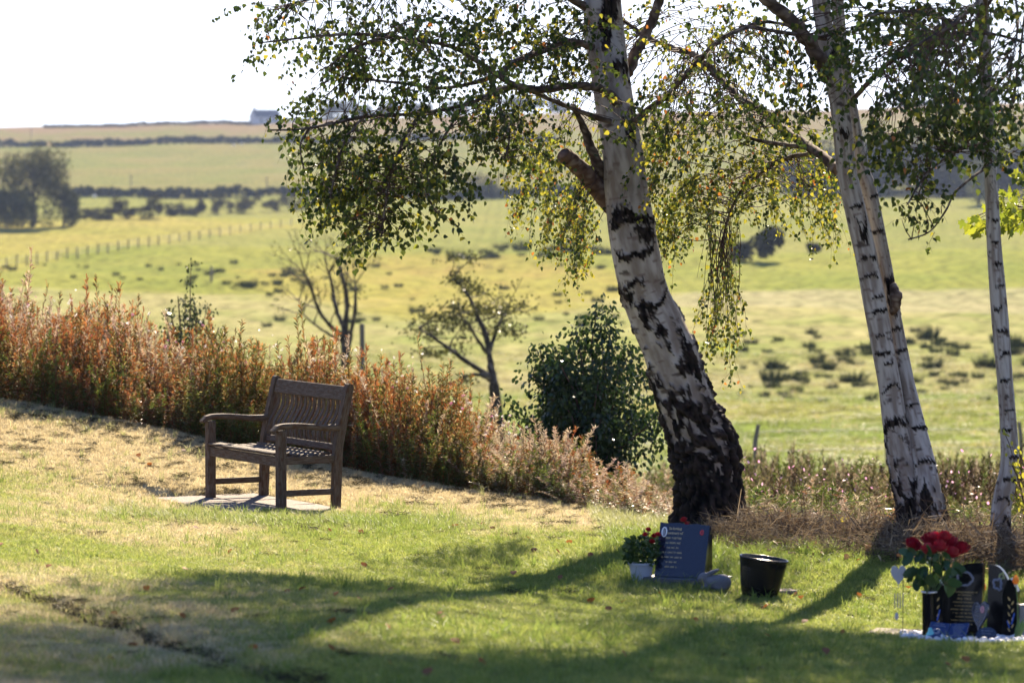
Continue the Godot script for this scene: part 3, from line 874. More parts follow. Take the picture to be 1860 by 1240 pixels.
func sweep(sec: PackedVector2Array, pts: PackedVector3Array, flat: Vector3, col: Color, scale := PackedFloat32Array()) -> MB:
	# a closed section carried along a path; section x runs along «flat»
	var mb := MB.new()
	var m := sec.size()
	for j in pts.size():
		var d := (pts[mini(j + 1, pts.size() - 1)] - pts[maxi(j - 1, 0)]).normalized()
		var nrm := flat.cross(d).normalized()
		var f := d.cross(nrm)
		var s := scale[j] if scale.size() else 1.0
		for k in m:
			mb.vert(pts[j] + f * sec[k].x + nrm * sec[k].y * s, Vector3.UP, col, Vector2(sec[k].x + sec[k].y, pts[j].x + pts[j].y + pts[j].z))
	for j in pts.size() - 1:
		for k in m:
			var a := j * m + k
			var b := j * m + (k + 1) % m
			for o in [a, b, a + m, b, b + m, a + m]: mb.i.append(o)
	var e := (pts.size() - 1) * m
	for k in range(1, m - 1):
		for o in [0, k + 1, k, e, e + k, e + k + 1]: mb.i.append(o)
	# unshared faces so that the chamfers stay crisp
	var out := MB.new()
	for q in range(0, mb.i.size(), 3):
		var a := mb.v[mb.i[q]]
		var b := mb.v[mb.i[q + 1]]
		var c := mb.v[mb.i[q + 2]]
		var nn := (c - a).cross(b - a).normalized()
		for r in 3: out.i.append(out.vert(mb.v[mb.i[q + r]], nn, col, mb.t[mb.i[q + r]]))
	# orient outwards
	var ctr := Vector3.ZERO
	for p in pts: ctr += p / pts.size()
	var vote := 0.0
	for q in range(0, out.i.size(), 3):
		var near := pts[0]
		var mid := (out.v[q] + out.v[q + 1] + out.v[q + 2]) / 3.0
		for p in pts:
			if p.distance_squared_to(mid) < near.distance_squared_to(mid): near = p
		vote += out.n[q].dot(mid - near)
	if vote < 0.0:
		for q in range(0, out.i.size(), 3):
			var w := out.i[q]
			out.i[q] = out.i[q + 1]; out.i[q + 1] = w
		for q in out.n.size(): out.n[q] = -out.n[q]
	return out

func rect(w: float, h: float, b: float) -> PackedVector2Array:
	w *= 0.5; h *= 0.5
	return PackedVector2Array([Vector2(-w + b, -h), Vector2(w - b, -h), Vector2(w, -h + b), Vector2(w, h - b), Vector2(w - b, h), Vector2(-w + b, h), Vector2(-w, h - b), Vector2(-w, -h + b)])

func build_bench() -> void:
	var yaw := 1.061
	var at := Vector3(-2.023, EYE - 2.605, -29.0)
	# the fitted point lies between the front feet
	var o := base("garden_bench", at, "weathered grey wooden garden bench with armrests and curved back slats", "bench", "", -yaw)
	var LL := 1.25
	var DD := 0.467
	var w := 0.066
	for s in [-1.0, 1.0]:
		var x: float = s * LL * 0.5
		plank("leg", o, Vector3(w, 0.605, w), Vector3(x, 0.3025 - 0.01, 0), 1)
		# the rear leg rises, then leans back as the post of the backrest
		var pts := PackedVector3Array([Vector3(x, -0.01, -DD + 0.015), Vector3(x, 0.38, -DD), Vector3(x, 0.46, -DD - 0.004), Vector3(x, 0.7, -DD - 0.052), Vector3(x, 0.9, -DD - 0.098), Vector3(x, 0.918, -DD - 0.102), Vector3(x, 0.928, -DD - 0.105)])
		put("leg", sweep(rect(w, 0.062, 0.005), pts, Vector3.RIGHT, Color(0.92, 0.9, 0.88), PackedFloat32Array([1, 1.05, 1.1, 1, 0.9, 0.75, 0.4])).mesh(), M.teak, o)
		# armrest: a thick dipped board with a rolled front end
		var arm := PackedVector3Array()
		var th := PackedFloat32Array()
		for k in 15:
			var t := k / 14.0
			var z := lerpf(0.075, -DD - 0.02, t)
			var y := 0.615 + 0.012 * cos((t - 0.25) * TAU * 0.8) - 0.03 * pow(maxf(0.0, 1.0 - t * 9.0), 2.0)
			arm.append(Vector3(x, y, z))
			th.append(lerpf(0.5, 1.0, minf(1.0, t * 9.0)) * (1.0 + 0.25 * t))
		put("armrest", sweep(rect(0.074, 0.038, 0.009), arm, Vector3.RIGHT, Color(1.0, 0.97, 0.93), th).mesh(), M.teak, o)
		plank("side_rail", o, Vector3(0.032, 0.06, DD - w * 0.5 - 0.02), Vector3(x, 0.37, -DD * 0.5), 2)
		plank("stretcher", o, Vector3(0.03, 0.045, DD - w + 0.012), Vector3(x, 0.125, -DD * 0.5 + 0.005), 2)
	plank("apron", o, Vector3(LL - w - 0.002, 0.075, 0.03), Vector3(0, 0.362, 0.006), 0)
	plank("apron", o, Vector3(LL - w - 0.002, 0.06, 0.03), Vector3(0, 0.362, -DD + 0.004), 0)
	# seat slats lie on a dished curve
	var prof := [[0.018, 0.418, -0.12], [-0.052, 0.416, 0.10], [-0.122, 0.407, 0.08], [-0.192, 0.4, 0.03], [-0.262, 0.398, 0.0], [-0.332, 0.401, -0.04], [-0.402, 0.409, -0.1]]
	for q in prof:
		var long := LL - w - 0.004 if q[0] > -0.0 or q[0] < -0.39 else LL - 0.02
		plank("seat_slat", o, Vector3(long, 0.018, 0.058), Vector3(0, q[1], q[0]), 0, Vector3(q[2], 0, 0))
	# backrest
	var lean := atan2(0.046, 0.2)
	plank("top_rail", o, Vector3(LL - w - 0.002, 0.112, 0.032), Vector3(0, 0.852, -DD - 0.087), 0, Vector3(-lean, 0, 0))
	plank("lower_rail", o, Vector3(LL - w - 0.002, 0.05, 0.03), Vector3(0, 0.452, -DD - 0.004), 0, Vector3(-0.1, 0, 0))
	var count := 15
	for k in count:
		var x := lerpf(-LL * 0.5 + w * 0.5 + 0.045, LL * 0.5 - w * 0.5 - 0.045, k / (count - 1.0))
		var pts := PackedVector3Array()
		for j in 11:
			var t := j / 10.0
			pts.append(Vector3(x, lerpf(0.483, 0.804, t), lerpf(-DD - 0.008, -DD - 0.077, t) + 0.028 * sin(t * TAU * 0.95 + 0.1) * (1.0 - 0.3 * t)))
		var kk := rr(0.8, 1.1)
		put("back_slat", sweep(rect(0.042, 0.014, 0.003), pts, Vector3.RIGHT, Color(kk, kk * 0.98, kk * 0.95)).mesh(), M.teak, o)
	# paving
	var pv := base("paving", at + Vector3(0, 0, 0), "square of pale concrete slabs under the wooden bench", "paving", "", -yaw)
	pv.position = Vector3(at.x, at.y - 0.016, at.z)
	for a in 3:
		for b in 2:
			var mb := MB.new()
			var k := rr(0.9, 1.08)
			mb.box(Vector3(0.53, 0.05, 0.44), Transform3D(), Color(k, k, k), 0.006, 0)
			var s := put("slab", mb.mesh(), M.concrete, pv)
			s.position = Vector3(-0.56 + a * 0.545, -0.008 + rr(-0.004, 0.004), 0.2 - b * 0.455)
			s.rotation = Vector3(rr(-0.01, 0.01), rr(-0.015, 0.015), rr(-0.012, 0.012))
	# dark bark-like gaps: long grass round the feet is scattered with the lawn
# ---------------------------------------------------------------- memorials
func prism(outline: PackedVector2Array, z0: float, z1: float, col: Color) -> ArrayMesh:
	# an outline in x and y given depth from z0 (back) to z1 (front)
	var mb := MB.new()
	var idx := Geometry2D.triangulate_polygon(outline)
	for q in range(0, idx.size(), 3):
		var a := outline[idx[q]]
		var b := outline[idx[q + 1]]
		var c := outline[idx[q + 2]]
		if (b - a).cross(c - a) > 0.0:
			var w := b
			b = c; c = w
		mb.tri(Vector3(a.x, a.y, z1), Vector3(b.x, b.y, z1), Vector3(c.x, c.y, z1), col)
		mb.tri(Vector3(a.x, a.y, z0), Vector3(c.x, c.y, z0), Vector3(b.x, b.y, z0), col)
	var area := 0.0
	var m := outline.size()
	for k in m: area += outline[k].cross(outline[(k + 1) % m])
	for k in m:
		var a := outline[k]
		var b := outline[(k + 1) % m]
		if area < 0.0:
			var w := a
			a = b; b = w
		mb.quad(Vector3(a.x, a.y, z1), Vector3(a.x, a.y, z0), Vector3(b.x, b.y, z0), Vector3(b.x, b.y, z1), col)
	for k in range(0, mb.i.size(), 3):      # clockwise fronts: check against the normals
		var f := (mb.v[mb.i[k + 2]] - mb.v[mb.i[k]]).cross(mb.v[mb.i[k + 1]] - mb.v[mb.i[k]])
		if f.dot(mb.n[mb.i[k]]) < 0.0:
			var w := mb.i[k + 1]
			mb.i[k + 1] = mb.i[k + 2]; mb.i[k + 2] = w
	return mb.mesh()

func arch(w: float, h: float, shoulder_l: float, shoulder_r: float) -> PackedVector2Array:
	# upright slab whose top is a curve from the left shoulder up and down to the right one
	var o := PackedVector2Array([Vector2(-w / 2, 0), Vector2(-w / 2, shoulder_l)])
	for k in range(1, 12):
		var t := k / 12.0
		var y := lerpf(shoulder_l, shoulder_r, t) + (h - lerpf(shoulder_l, shoulder_r, t)) * sin(PI * (t * 0.5 if shoulder_r >= h else (t * 0.5 + 0.5 if shoulder_l >= h else t)))
		o.append(Vector2(-w / 2 + w * t, y))
	o.append(Vector2(w / 2, shoulder_r)); o.append(Vector2(w / 2, 0))
	return o

func letters(parent: Node3D, text: String, at: Vector3, height: float, m: Material, called := "lettering") -> void:
	var tm := TextMesh.new()
	var f := SystemFont.new()
	f.font_names = PackedStringArray(["Droid Serif"])
	tm.font = f
	tm.text = text
	tm.font_size = 32
	tm.pixel_size = height / 24.0
	tm.depth = 0.002
	tm.horizontal_alignment = HORIZONTAL_ALIGNMENT_CENTER
	var o := put(called, tm, m, parent)
	o.position = at

func word_line(parent: Node3D, words: Array, y: float, x0: float, width: float, height: float, z: float, m: Material) -> void:
	# a line of cut lettering too small to read: upright strokes grouped in words
	var mb := MB.new()
	var total := 0.0
	for q in words: total += q + 1
	var x := x0 - width * 0.5
	var unit := width / maxf(1.0, total - 1.0)
	for q in words:
		for k in q:
			var kind := rng.randi() % 4
			var c := Vector3(x + unit * (k + 0.5), y, z)
			mb.box(Vector3(unit * 0.2, height, 0.001), Transform3D(Basis(), c + Vector3(-unit * 0.28, 0, 0)), Color.WHITE, 0.0001)
			if kind < 3: mb.box(Vector3(unit * 0.2, height * rr(0.6, 1.0), 0.001), Transform3D(Basis(), c + Vector3(unit * 0.2, 0, 0)), Color.WHITE, 0.0001)
			if kind > 0: mb.box(Vector3(unit * 0.5, height * 0.18, 0.001), Transform3D(Basis(), c + Vector3(0, height * rr(-0.4, 0.4), 0)), Color.WHITE, 0.0001)
		x += unit * (q + 1)
	put("lettering", mb.mesh(), m, parent)

func ring_mesh(rx: float, ry: float, wd: float, depth: float, sides: int, rough := 0.0) -> ArrayMesh:
	var pts := PackedVector3Array()
	var r := PackedFloat32Array()
	for k in sides + 1:
		var a := TAU * k / sides
		var q := 1.0 + (rr(-rough, rough) if k < sides else 0.0)
		pts.append(Vector3(cos(a) * rx * q, sin(a) * ry * q, 0))
		r.append(wd)
	var mb := MB.new()
	mb.tube(pts, r, 6, Color.WHITE, Color(-1, 0, 0), false)
	for k in mb.v.size(): mb.v[k].z *= depth
	return mb.mesh()

func field_mesh(lo: Vector3, hi: Vector3, cell: float, f: Callable, col: Color) -> ArrayMesh:
	# surface nets of a distance field
	var nx := int((hi.x - lo.x) / cell) + 1
	var ny := int((hi.y - lo.y) / cell) + 1
	var nz := int((hi.z - lo.z) / cell) + 1
	var val := PackedFloat32Array()
	val.resize(nx * ny * nz)
	for z in nz:
		for y in ny:
			for x in nx: val[(z * ny + y) * nx + x] = f.call(lo + Vector3(x, y, z) * cell)
	var mb := MB.new()
	var id := PackedInt32Array()
	id.resize(nx * ny * nz)
	id.fill(-1)
	for z in nz - 1:
		for y in ny - 1:
			for x in nx - 1:
				var sum := Vector3.ZERO
				var cnt := 0
				var base_i := (z * ny + y) * nx + x
				for e in [[0, 0, 0, 0], [0, 0, 0, 1], [0, 0, 0, 2], [1, 0, 0, 1], [1, 0, 0, 2], [0, 1, 0, 0], [0, 1, 0, 2], [0, 0, 1, 0], [0, 0, 1, 1], [1, 1, 0, 2], [1, 0, 1, 1], [0, 1, 1, 0]]:
					var a: int = base_i + (e[2] * ny + e[1]) * nx + e[0]
					var b: int = a + [1, nx, nx * ny][e[3]]
					if (val[a] < 0.0) != (val[b] < 0.0):
						var p := Vector3(e[0], e[1], e[2])
						p[e[3]] += val[a] / (val[a] - val[b])
						sum += p; cnt += 1
				if cnt: id[base_i] = mb.vert(lo + (Vector3(x, y, z) + sum / cnt) * cell, Vector3.UP, col)
	for z in range(1, nz - 1):
		for y in range(1, ny - 1):
			for x in range(1, nx - 1):
				var a := (z * ny + y) * nx + x
				for ax in 3:
					var b: int = a + [1, nx, nx * ny][ax]
					if (val[a] < 0.0) == (val[b] < 0.0): continue
					var u: int = [nx, nx * ny, 1][ax]
					var w: int = [nx * ny, 1, nx][ax]
					var q := [id[a], id[a - u], id[a - u - w], id[a - w]]
					if q.has(-1): continue
					if val[a] > 0.0: q.reverse()
					for o in [0, 1, 2, 0, 2, 3]: mb.i.append(q[o])
	return mb.smoothed()

func ell(p: Vector3, c: Vector3, r: Vector3) -> float:
	var q := (p - c) / r
	return (q.length() - 1.0) * minf(r.x, minf(r.y, r.z))

func smin(a: float, b: float, k: float) -> float:
	var h := clampf(0.5 + 0.5 * (b - a) / k, 0.0, 1.0)
	return lerpf(b, a, h) - k * h * (1.0 - h)

func rabbit(p: Vector3) -> float:
	var d := ell(p, Vector3(0.02, 0.04, 0), Vector3(0.07, 0.045, 0.045))
	d = smin(d, ell(p, Vector3(0.06, 0.04, 0), Vector3(0.045, 0.048, 0.05)), 0.02)
	d = smin(d, ell(p, Vector3(-0.05, 0.068, 0), Vector3(0.036, 0.03, 0.027)), 0.015)
	d = smin(d, ell(p, Vector3(-0.075, 0.06, 0), Vector3(0.016, 0.014, 0.014)), 0.01)
	for s in [-1.0, 1.0]:
		var q: Vector3 = (p - Vector3(-0.005, 0.098, s * 0.016)).rotated(Vector3(0, 0, 1), -0.42)
		d = smin(d, ell(q, Vector3.ZERO, Vector3(0.044, 0.013, 0.012)), 0.008)
		d = smin(d, ell(p, Vector3(-0.045, 0.012, s * 0.022), Vector3(0.022, 0.013, 0.012)), 0.01)
		d = smin(d, ell(p, Vector3(0.05, 0.014, s * 0.036), Vector3(0.036, 0.016, 0.014)), 0.01)
		d = maxf(d, -(p.distance_to(Vector3(-0.058, 0.077, s * 0.029)) - 0.0085))
	return d

func rose_head(parent: Node3D, at: Vector3, r: float, m: Material, called := "rose_bloom") -> void:
	# overlapping cupped petals, tight in the middle
	var mb := MB.new()
	var lean := Vector3(rr(-0.5, 0.5), 1.0, rr(-0.2, 0.7)).normalized()
	var side := lean.cross(Vector3(0.3, 0.1, 1)).normalized()
	var bs := Basis(side, lean, side.cross(lean))
	for ringi in 4:
		var n: int = [3, 4, 5, 6][ringi]
		for k in n:
			var a := TAU * k / n + ringi * 0.9 + rr(-0.2, 0.2)
			var rad: float = r * [0.24, 0.48, 0.75, 1.0][ringi]
			var h: float = r * [1.5, 1.45, 1.3, 1.0][ringi]
			var open: float = [0.02, 0.08, 0.2, 0.5][ringi]
			var wd: float = TAU / n * 0.72
			var grid := []
			for u in 4:
				for v in 5:
					var t := v / 4.0
					var aa := a + (u / 3.0 - 0.5) * 2.0 * wd * (0.45 + 0.55 * sin(PI * (0.15 + t * 0.7)))
					var q := rad * (0.35 + 0.65 * sin(minf(t * 1.5, 1.0) * PI * 0.5)) + open * r * 0.35 * t * t
					grid.append(bs * Vector3(cos(aa) * q, h * t - r * 0.75 - 0.12 * r * t * t * open * 2.0, sin(aa) * q))
			var sh := rr(0.7, 1.15)
			for u in 3:
				for v in 4:
					mb.quad(grid[u * 5 + v], grid[u * 5 + v + 1], grid[(u + 1) * 5 + v + 1], grid[(u + 1) * 5 + v], Color(sh, sh, sh))
	var o := put(called, mb.smoothed(), m, parent)
	o.position = at

func stem(parent: Node3D, a: Vector3, b: Vector3, r: float, m: Material, called := "stem", bend := 0.012) -> void:
	var mb := MB.new()
	var pts := PackedVector3Array()
	var rad := PackedFloat32Array()
	for k in 6:
		var t := k / 5.0
		pts.append(a.lerp(b, t) + Vector3(sin(t * PI) * bend, 0, 0))
		rad.append(r)
	mb.tube(pts, rad, 5, Color.WHITE)
	put(called, mb.mesh(), m, parent)

func build_graves() -> void:
	var yaw := deg_to_rad(-24.0)
	# ---- the blue-grey headstone
	var g := G(1240, 22.35)
	var o := base("headstone", g, "polished blue-grey wedge headstone with wavy top and pale lettering by the birch", "headstone", "", yaw)
	var mb := MB.new()
	mb.box(Vector3(0.46, 0.055, 0.27), Transform3D(Basis(), Vector3(0.03, 0.02, -0.02)), Color.WHITE, 0.004)
	put("plinth", mb.mesh(), M.granite_grey, o)
	# wedge body: the side profile, face leaning back, carried over the width with the wavy top
	var face := Node3D.new()
	face.name = "tablet"
	o.add_child(face)
	face.position = Vector3(0.0, 0.05, 0.045)
	face.rotation = Vector3(-0.3, 0, 0)
	var top := PackedVector2Array([Vector2(-0.155, 0)])
	for k in 25:
		var t := k / 24.0
		top.append(Vector2(-0.155 + 0.31 * t, 0.318 - 0.006 * absf(sin(t * TAU * 1.25 + 0.4)) + 0.006 * (1.0 - t)))
	top.append(Vector2(0.155, 0))
	put("slab", prism(top, -0.03, 0.0, Color.WHITE), M.granite_sky_tint, face)
	var bb := put("support", prism(PackedVector2Array([Vector2(-0.15, 0.0), Vector2(-0.15, 0.245), Vector2(-0.112, 0.25), Vector2(-0.034, 0.0)]), -0.15, 0.15, Color.WHITE), M.granite_black, o)
	bb.transform = Transform3D(Basis(Vector3(0, 0, 1), Vector3(0, 1, 0), Vector3(-1, 0, 0)), Vector3(0, 0.048, 0.045))
	letters(face, "In loving", Vector3(-0.055, 0.285, 0.0012), 0.014, M.gold)
	letters(face, "memory of", Vector3(-0.055, 0.258, 0.0012), 0.014, M.gold)
	var y := 0.228
	for q in [[[4, 8], 0.1], [[3, 6, 4], 0.098], [[4, 4, 3], 0.075], [[2, 1, 5, 2, 5], 0.125], [[2, 4, 3, 4, 2], 0.13], [[2, 4, 3], 0.07], [[4, 4, 1], 0.075]]:
		word_line(face, q[0], y, -0.06, q[1], 0.0125 if y > 0.22 else 0.01, 0.0012, M.gold)
		y -= 0.0285
	var em := put("portrait_oval", ring_mesh(0.014, 0.027, 0.0045, 0.4, 28), M.white_paint, face)
	em.position = Vector3(-0.123, 0.263, 0.001)
	mb = MB.new()
	var ov := PackedVector2Array()
	for k in 20: ov.append(Vector2(cos(TAU * k / 20.0) * 0.008, sin(TAU * k / 20.0) * 0.018))
	put("portrait_figure", prism(ov, 0.0, 0.0012, Color.WHITE), M.pale_stone, face).position = Vector3(-0.126, 0.262, 0.0002)
	put("red_emblem", ring_mesh(0.008, 0.011, 0.0055, 0.35, 9, 0.35), M.red_paint, face).position = Vector3(0.112, 0.268, 0.0012)
	# ---- the pale bucket of carnations
	var bk := base("flower_pot", G(1166, 22.4), "pale grey plastic pot of red carnations beside the blue-grey headstone", "flower pot")
	mb = MB.new()
	mb.lathe(PackedVector2Array([Vector2(0.0, 0.0), Vector2(0.052, 0.0), Vector2(0.055, 0.01), Vector2(0.07, 0.105), Vector2(0.076, 0.107), Vector2(0.078, 0.122), Vector2(0.073, 0.122), Vector2(0.067, 0.1), Vector2(0.0, 0.1)]), 32, Color.WHITE)
	put("pot", mb.mesh(), M.grey_plastic, bk)
	var lv := Leaves.new()
	for k in 420:
		var a := rr(0, TAU)
		var r := 0.1 * sqrt(rng.randf())
		var h := rr(0.145, 0.29)
		add_leaf(lv, Vector3(cos(a) * r * 0.9, h - r * 0.3, sin(a) * r * 0.9), Vector3(cos(a), 1.4, sin(a)), rr(0.022, 0.04), 0.0)
		lv.tint[lv.tint.size() - 1] = Color(0.03, 0.06, 0.018).lerp(Color(0.06, 0.1, 0.025), rng.randf())
	many("foliage", leaf_mesh("oval"), M.gloss_leaf, lv.at, lv.tint, bk)
	for q in [[0.04, 0.31, 0.02], [0.02, 0.285, 0.05], [0.075, 0.275, 0.03], [0.06, 0.245, 0.06], [0.1, 0.28, 0.0]]:
		stem(bk, Vector3(q[0] * 0.3, 0.1, q[2] * 0.3), Vector3(q[0], q[1], q[2]), 0.0025, M.stem_green)
		rose_head(bk, Vector3(q[0], q[1] + 0.008, q[2]), 0.016, M.carnation, "bloom")
	# ---- poppy at the foot of the birch
	var pp := base("artificial_poppy", G(1243, 25.2), "small red poppy standing against the black foot of the birch", "flower")
	stem(pp, Vector3(0, 0, 0), Vector3(0.0, 0.13, 0.0), 0.002, M.stem_green)
	rose_head(pp, Vector3(0.0, 0.14, 0), 0.022, M.carnation, "bloom")
	rose_head(pp, Vector3(0.022, 0.115, 0.01), 0.018, M.carnation, "bloom")
	# ---- stone rabbit
	var rb := put("rabbit_statue", field_mesh(Vector3(-0.11, -0.02, -0.075), Vector3(0.13, 0.15, 0.075), 0.005, func(p: Vector3): return rabbit(p), Color.WHITE), M.rabbit_stone)
	tag(rb, "grey stone rabbit crouching at the corner of the blue-grey headstone", "statue")
	rb.position = G(1297, 22.0) + Vector3(0, 0.015, 0)
	rb.rotation.y = -0.25
	rb.scale = Vector3.ONE * 1.0
	# ---- dark ribbed planter
	var pl := base("planter", G(1380, 21.75) + Vector3(0, -0.012, 0), "empty glossy black ribbed planter tilting on the grass", "planter")
	pl.rotation.z = -0.13
	mb = MB.new()
	var prof := PackedVector2Array([Vector2(0, 0), Vector2(0.08, 0.0), Vector2(0.088, 0.006)])
	for k in 75:
		var t := k / 74.0
		prof.append(Vector2(0.09 + 0.046 * pow(t, 0.62) + (0.0006 * sin(t * TAU * 17.0) if t < 0.86 else 0.001), 0.008 + 0.222 * t))
	for q in [[0.141, 0.236], [0.141, 0.243], [0.136, 0.246], [0.129, 0.243], [0.126, 0.2], [0.11, 0.06], [0.0, 0.06]]: prof.append(Vector2(q[0], q[1]))
	mb.lathe(prof, 56, Color.WHITE)
	put("pot", mb.mesh(), M.black_glaze, pl)
	mb = MB.new()
	mb.lathe(PackedVector2Array([Vector2(0.112, 0.065), Vector2(0.06, 0.075), Vector2(0, 0.08)]), 20, Color.WHITE)
	put("earth", mb.mesh(), M.earth, pl)
	mb = MB.new()
	mb.box(Vector3(0.2, 0.035, 0.14), Transform3D(Basis(Vector3.UP, 0.3), Vector3.ZERO), Color.WHITE, 0.006)
	var sl := put("flat_stone", mb.mesh(), M.concrete)
	sl.position = G(1415, 21.9) + Vector3(0, 0.01, 0)
	tag(sl, "flat pale stone set in the grass beside the black planter", "stone")
	# ---- the black memorial on the right
	yaw = deg_to_rad(-20.0)
	var D := 19.9
	var S := D / F
	g = G(1779, D)
	o = base("headstone", g, "black granite memorial in two arched halves with gold lettering and side pillars", "headstone", "", yaw)
	mb = MB.new()
	mb.box(Vector3(0.5, 0.05, 0.2), Transform3D(Basis(), Vector3(0.0, 0.015, 0.0)), Color.WHITE, 0.004)
	put("plinth", mb.mesh(), M.granite_black, o)
	var q1 := put("arched_panel", prism(arch(0.198, 0.36, 0.28, 0.36), -0.025, 0.025, Color.WHITE), M.granite_black, o)
	q1.position = Vector3(-0.065, 0.04, 0.02)
	q1.rotation = Vector3(-0.1, 0, 0)
	var q2 := put("arched_panel", prism(arch(0.125, 0.355, 0.355, 0.23), -0.025, 0.025, Color.WHITE), M.granite_black, o)
	q2.position = Vector3(0.125, 0.04, 0.02)
	q2.rotation = Vector3(-0.1, 0, 0)
	for s in [-1.0, 1.0]:
		var pr := put("pillar", prism(arch(0.075, 0.31 if s < 0 else 0.335, 0.27, 0.27), -0.035, 0.035, Color.WHITE), M.granite_black, o)
		pr.position = Vector3(-0.2 if s < 0 else 0.2, 0.0, 0.055 if s < 0 else 0.085)
		# an ear of wheat inlaid in gold, tied with a blue ribbon
		for ear in 9:
			var gm := MB.new()
			gm.lathe(PackedVector2Array([Vector2(0, 0), Vector2(0.004, 0.008), Vector2(0.0035, 0.018), Vector2(0, 0.028)]), 8, Color.WHITE)
			var w := put("wheat_grain", gm.mesh(), M.gold_dim, pr)
			w.transform = Transform3D(Basis(Vector3(0, 0, 1), (-0.5 if ear % 2 else 0.5)).scaled(Vector3(1, 1, 0.3)), Vector3((0.003 if ear % 2 else -0.003) + 0.006, 0.06 + ear * 0.02, 0.0355))
		mb = MB.new()
		mb.box(Vector3(0.007, 0.06, 0.002), Transform3D(Basis(Vector3(0, 0, 1), -0.25), Vector3(0.018, 0.13, 0.036)), Color.WHITE, 0.0005)
		mb.box(Vector3(0.006, 0.04, 0.002), Transform3D(Basis(Vector3(0, 0, 1), 0.35), Vector3(-0.006, 0.1, 0.036)), Color.WHITE, 0.0005)
		put("ribbon", mb.mesh(), M.blue_paint, pr)
	put("wreath", ring_mesh(0.04, 0.034, 0.006, 0.3, 48, 0.16), M.etch, q1).position = Vector3(0.005, 0.275, 0.026)
	letters(q1, "In loving memory of", Vector3(0.005, 0.206, 0.0255), 0.0105, M.gold_dim)
	y = 0.19
	for q in [[[3, 9], 0.07], [[3, 4], 0.075], [[8, 10], 0.12], [[1, 6, 7], 0.1], [[7, 3, 4, 6], 0.145], [[1, 3, 3, 2, 6], 0.12], [[2, 5, 7], 0.09], [[7, 4, 2, 4, 4], 0.14], [[4, 3, 6], 0.1]]:
		word_line(q1, q[0], y, 0.005, q[1], 0.011 if y > 0.165 and y < 0.18 else 0.0072, 0.0255, M.gold_dim)
		y -= 0.0188
	put("flower_etching", ring_mesh(0.02, 0.026, 0.007, 0.25, 15, 0.4), M.etch, q2).position = Vector3(-0.01, 0.255, 0.026)
	put("flower_etching", ring_mesh(0.012, 0.016, 0.005, 0.25, 11, 0.4), M.etch_green, q2).position = Vector3(0.01, 0.295, 0.026)
	# vase of roses
	var vs := base("rose_vase", P(1688, 1153, 19.75), "tall black vase holding a bunch of deep red roses", "vase", "", 0.0)
	vs.position.y = gh(vs.position.x, 19.75) - 0.005
	mb = MB.new()
	mb.lathe(PackedVector2Array([Vector2(0, 0), Vector2(0.032, 0), Vector2(0.034, 0.01), Vector2(0.036, 0.255), Vector2(0.041, 0.262), Vector2(0.041, 0.268), Vector2(0.034, 0.268), Vector2(0.033, 0.2), Vector2(0, 0.2)]), 32, Color.WHITE)
	put("vase", mb.mesh(), M.granite_black, vs)
	mb = MB.new()
	mb.lathe(PackedVector2Array([Vector2(0.0415, 0.259), Vector2(0.0435, 0.263), Vector2(0.0415, 0.267)]), 32, Color.WHITE)
	put("rim", mb.mesh(), M.steel, vs)
	var top_of := vs.position
	for q in [[1660, 988, 0.0], [1688, 996, 0.05], [1699, 975, -0.03], [1716, 973, 0.02], [1708, 990, 0.06], [1731, 1002, 0.05], [1747, 994, 0.0], [1727, 984, -0.05], [1690, 978, -0.05]]:
		var b: Vector3 = P(q[0], q[1], 19.75 - q[2]) - top_of
		stem(vs, Vector3(rr(-0.015, 0.015), 0.22, rr(-0.015, 0.015)), b, 0.003, M.stem_green)
		rose_head(vs, b, rr(0.036, 0.043), M.rose)
	lv = Leaves.new()
	for k in 64:
		var b := P(rr(1655, 1738), rr(1000, 1062), 19.75 - rr(-0.07, 0.09)) - top_of
		var out := Vector3(b.x, 0.2, b.z)
		add_leaf(lv, b, out.normalized(), rr(0.05, 0.09), 0.0)
		lv.tint[lv.tint.size() - 1] = Color(0.022, 0.05, 0.016).lerp(Color(0.05, 0.1, 0.03), rng.randf())
	many("foliage", leaf_mesh("oval"), M.gloss_leaf, lv.at, lv.tint, vs)
	# wind chime heart on a stake
	var hs := base("heart_wind_chime", G(1643, D), "pale wooden heart wind chime hung on a thin stake", "wind chime")
	stem(hs, Vector3(0, -0.02, 0), Vector3(0.002, 0.32, 0), 0.0022, M.iron, "stake", 0.002)
	var ho := PackedVector2Array()
	for k in 40:
		var a := TAU * k / 40.0
		ho.append(Vector2(pow(sin(a), 3.0), (13.0 * cos(a) - 5.0 * cos(2 * a) - 2.0 * cos(3 * a) - cos(4 * a)) / 15.0))
	var hx := PackedVector2Array()
	for v in ho: hx.append(Vector2(v.x * 0.04, v.y * 0.055))
	put("heart", prism(hx, -0.006, 0.006, Color.WHITE), M.pale_wood, hs).position = Vector3(-0.022, 0.335, 0.006)
	for k in 4:
		stem(hs, Vector3(-0.04 + k * 0.014, 0.155 + 0.006 * (k % 2), 0.004 * (k % 2)), Vector3(-0.04 + k * 0.014, 0.235, 0.004 * (k % 2)), 0.0035, M.steel, "chime_tube", 0.0)
	stem(hs, Vector3(-0.022, 0.13, 0.002), Vector3(-0.022, 0.29, 0.002), 0.0008, M.iron, "cord", 0.0)
	mb = MB.new()
	mb.lathe(PackedVector2Array([Vector2(0, -0.025), Vector2(0.01, -0.008), Vector2(0.008, 0.012), Vector2(0, 0.022)]), 12, Color.WHITE)
	put("clapper", mb.mesh(), M.pale_wood, hs).position = Vector3(-0.03, 0.115, 0.002)
	# open book plaque
	var bkp := base("book_plaque", G(1727, 19.5), "stone plaque tinted sky blue, shaped as an open book before the black memorial", "plaque", "", yaw)
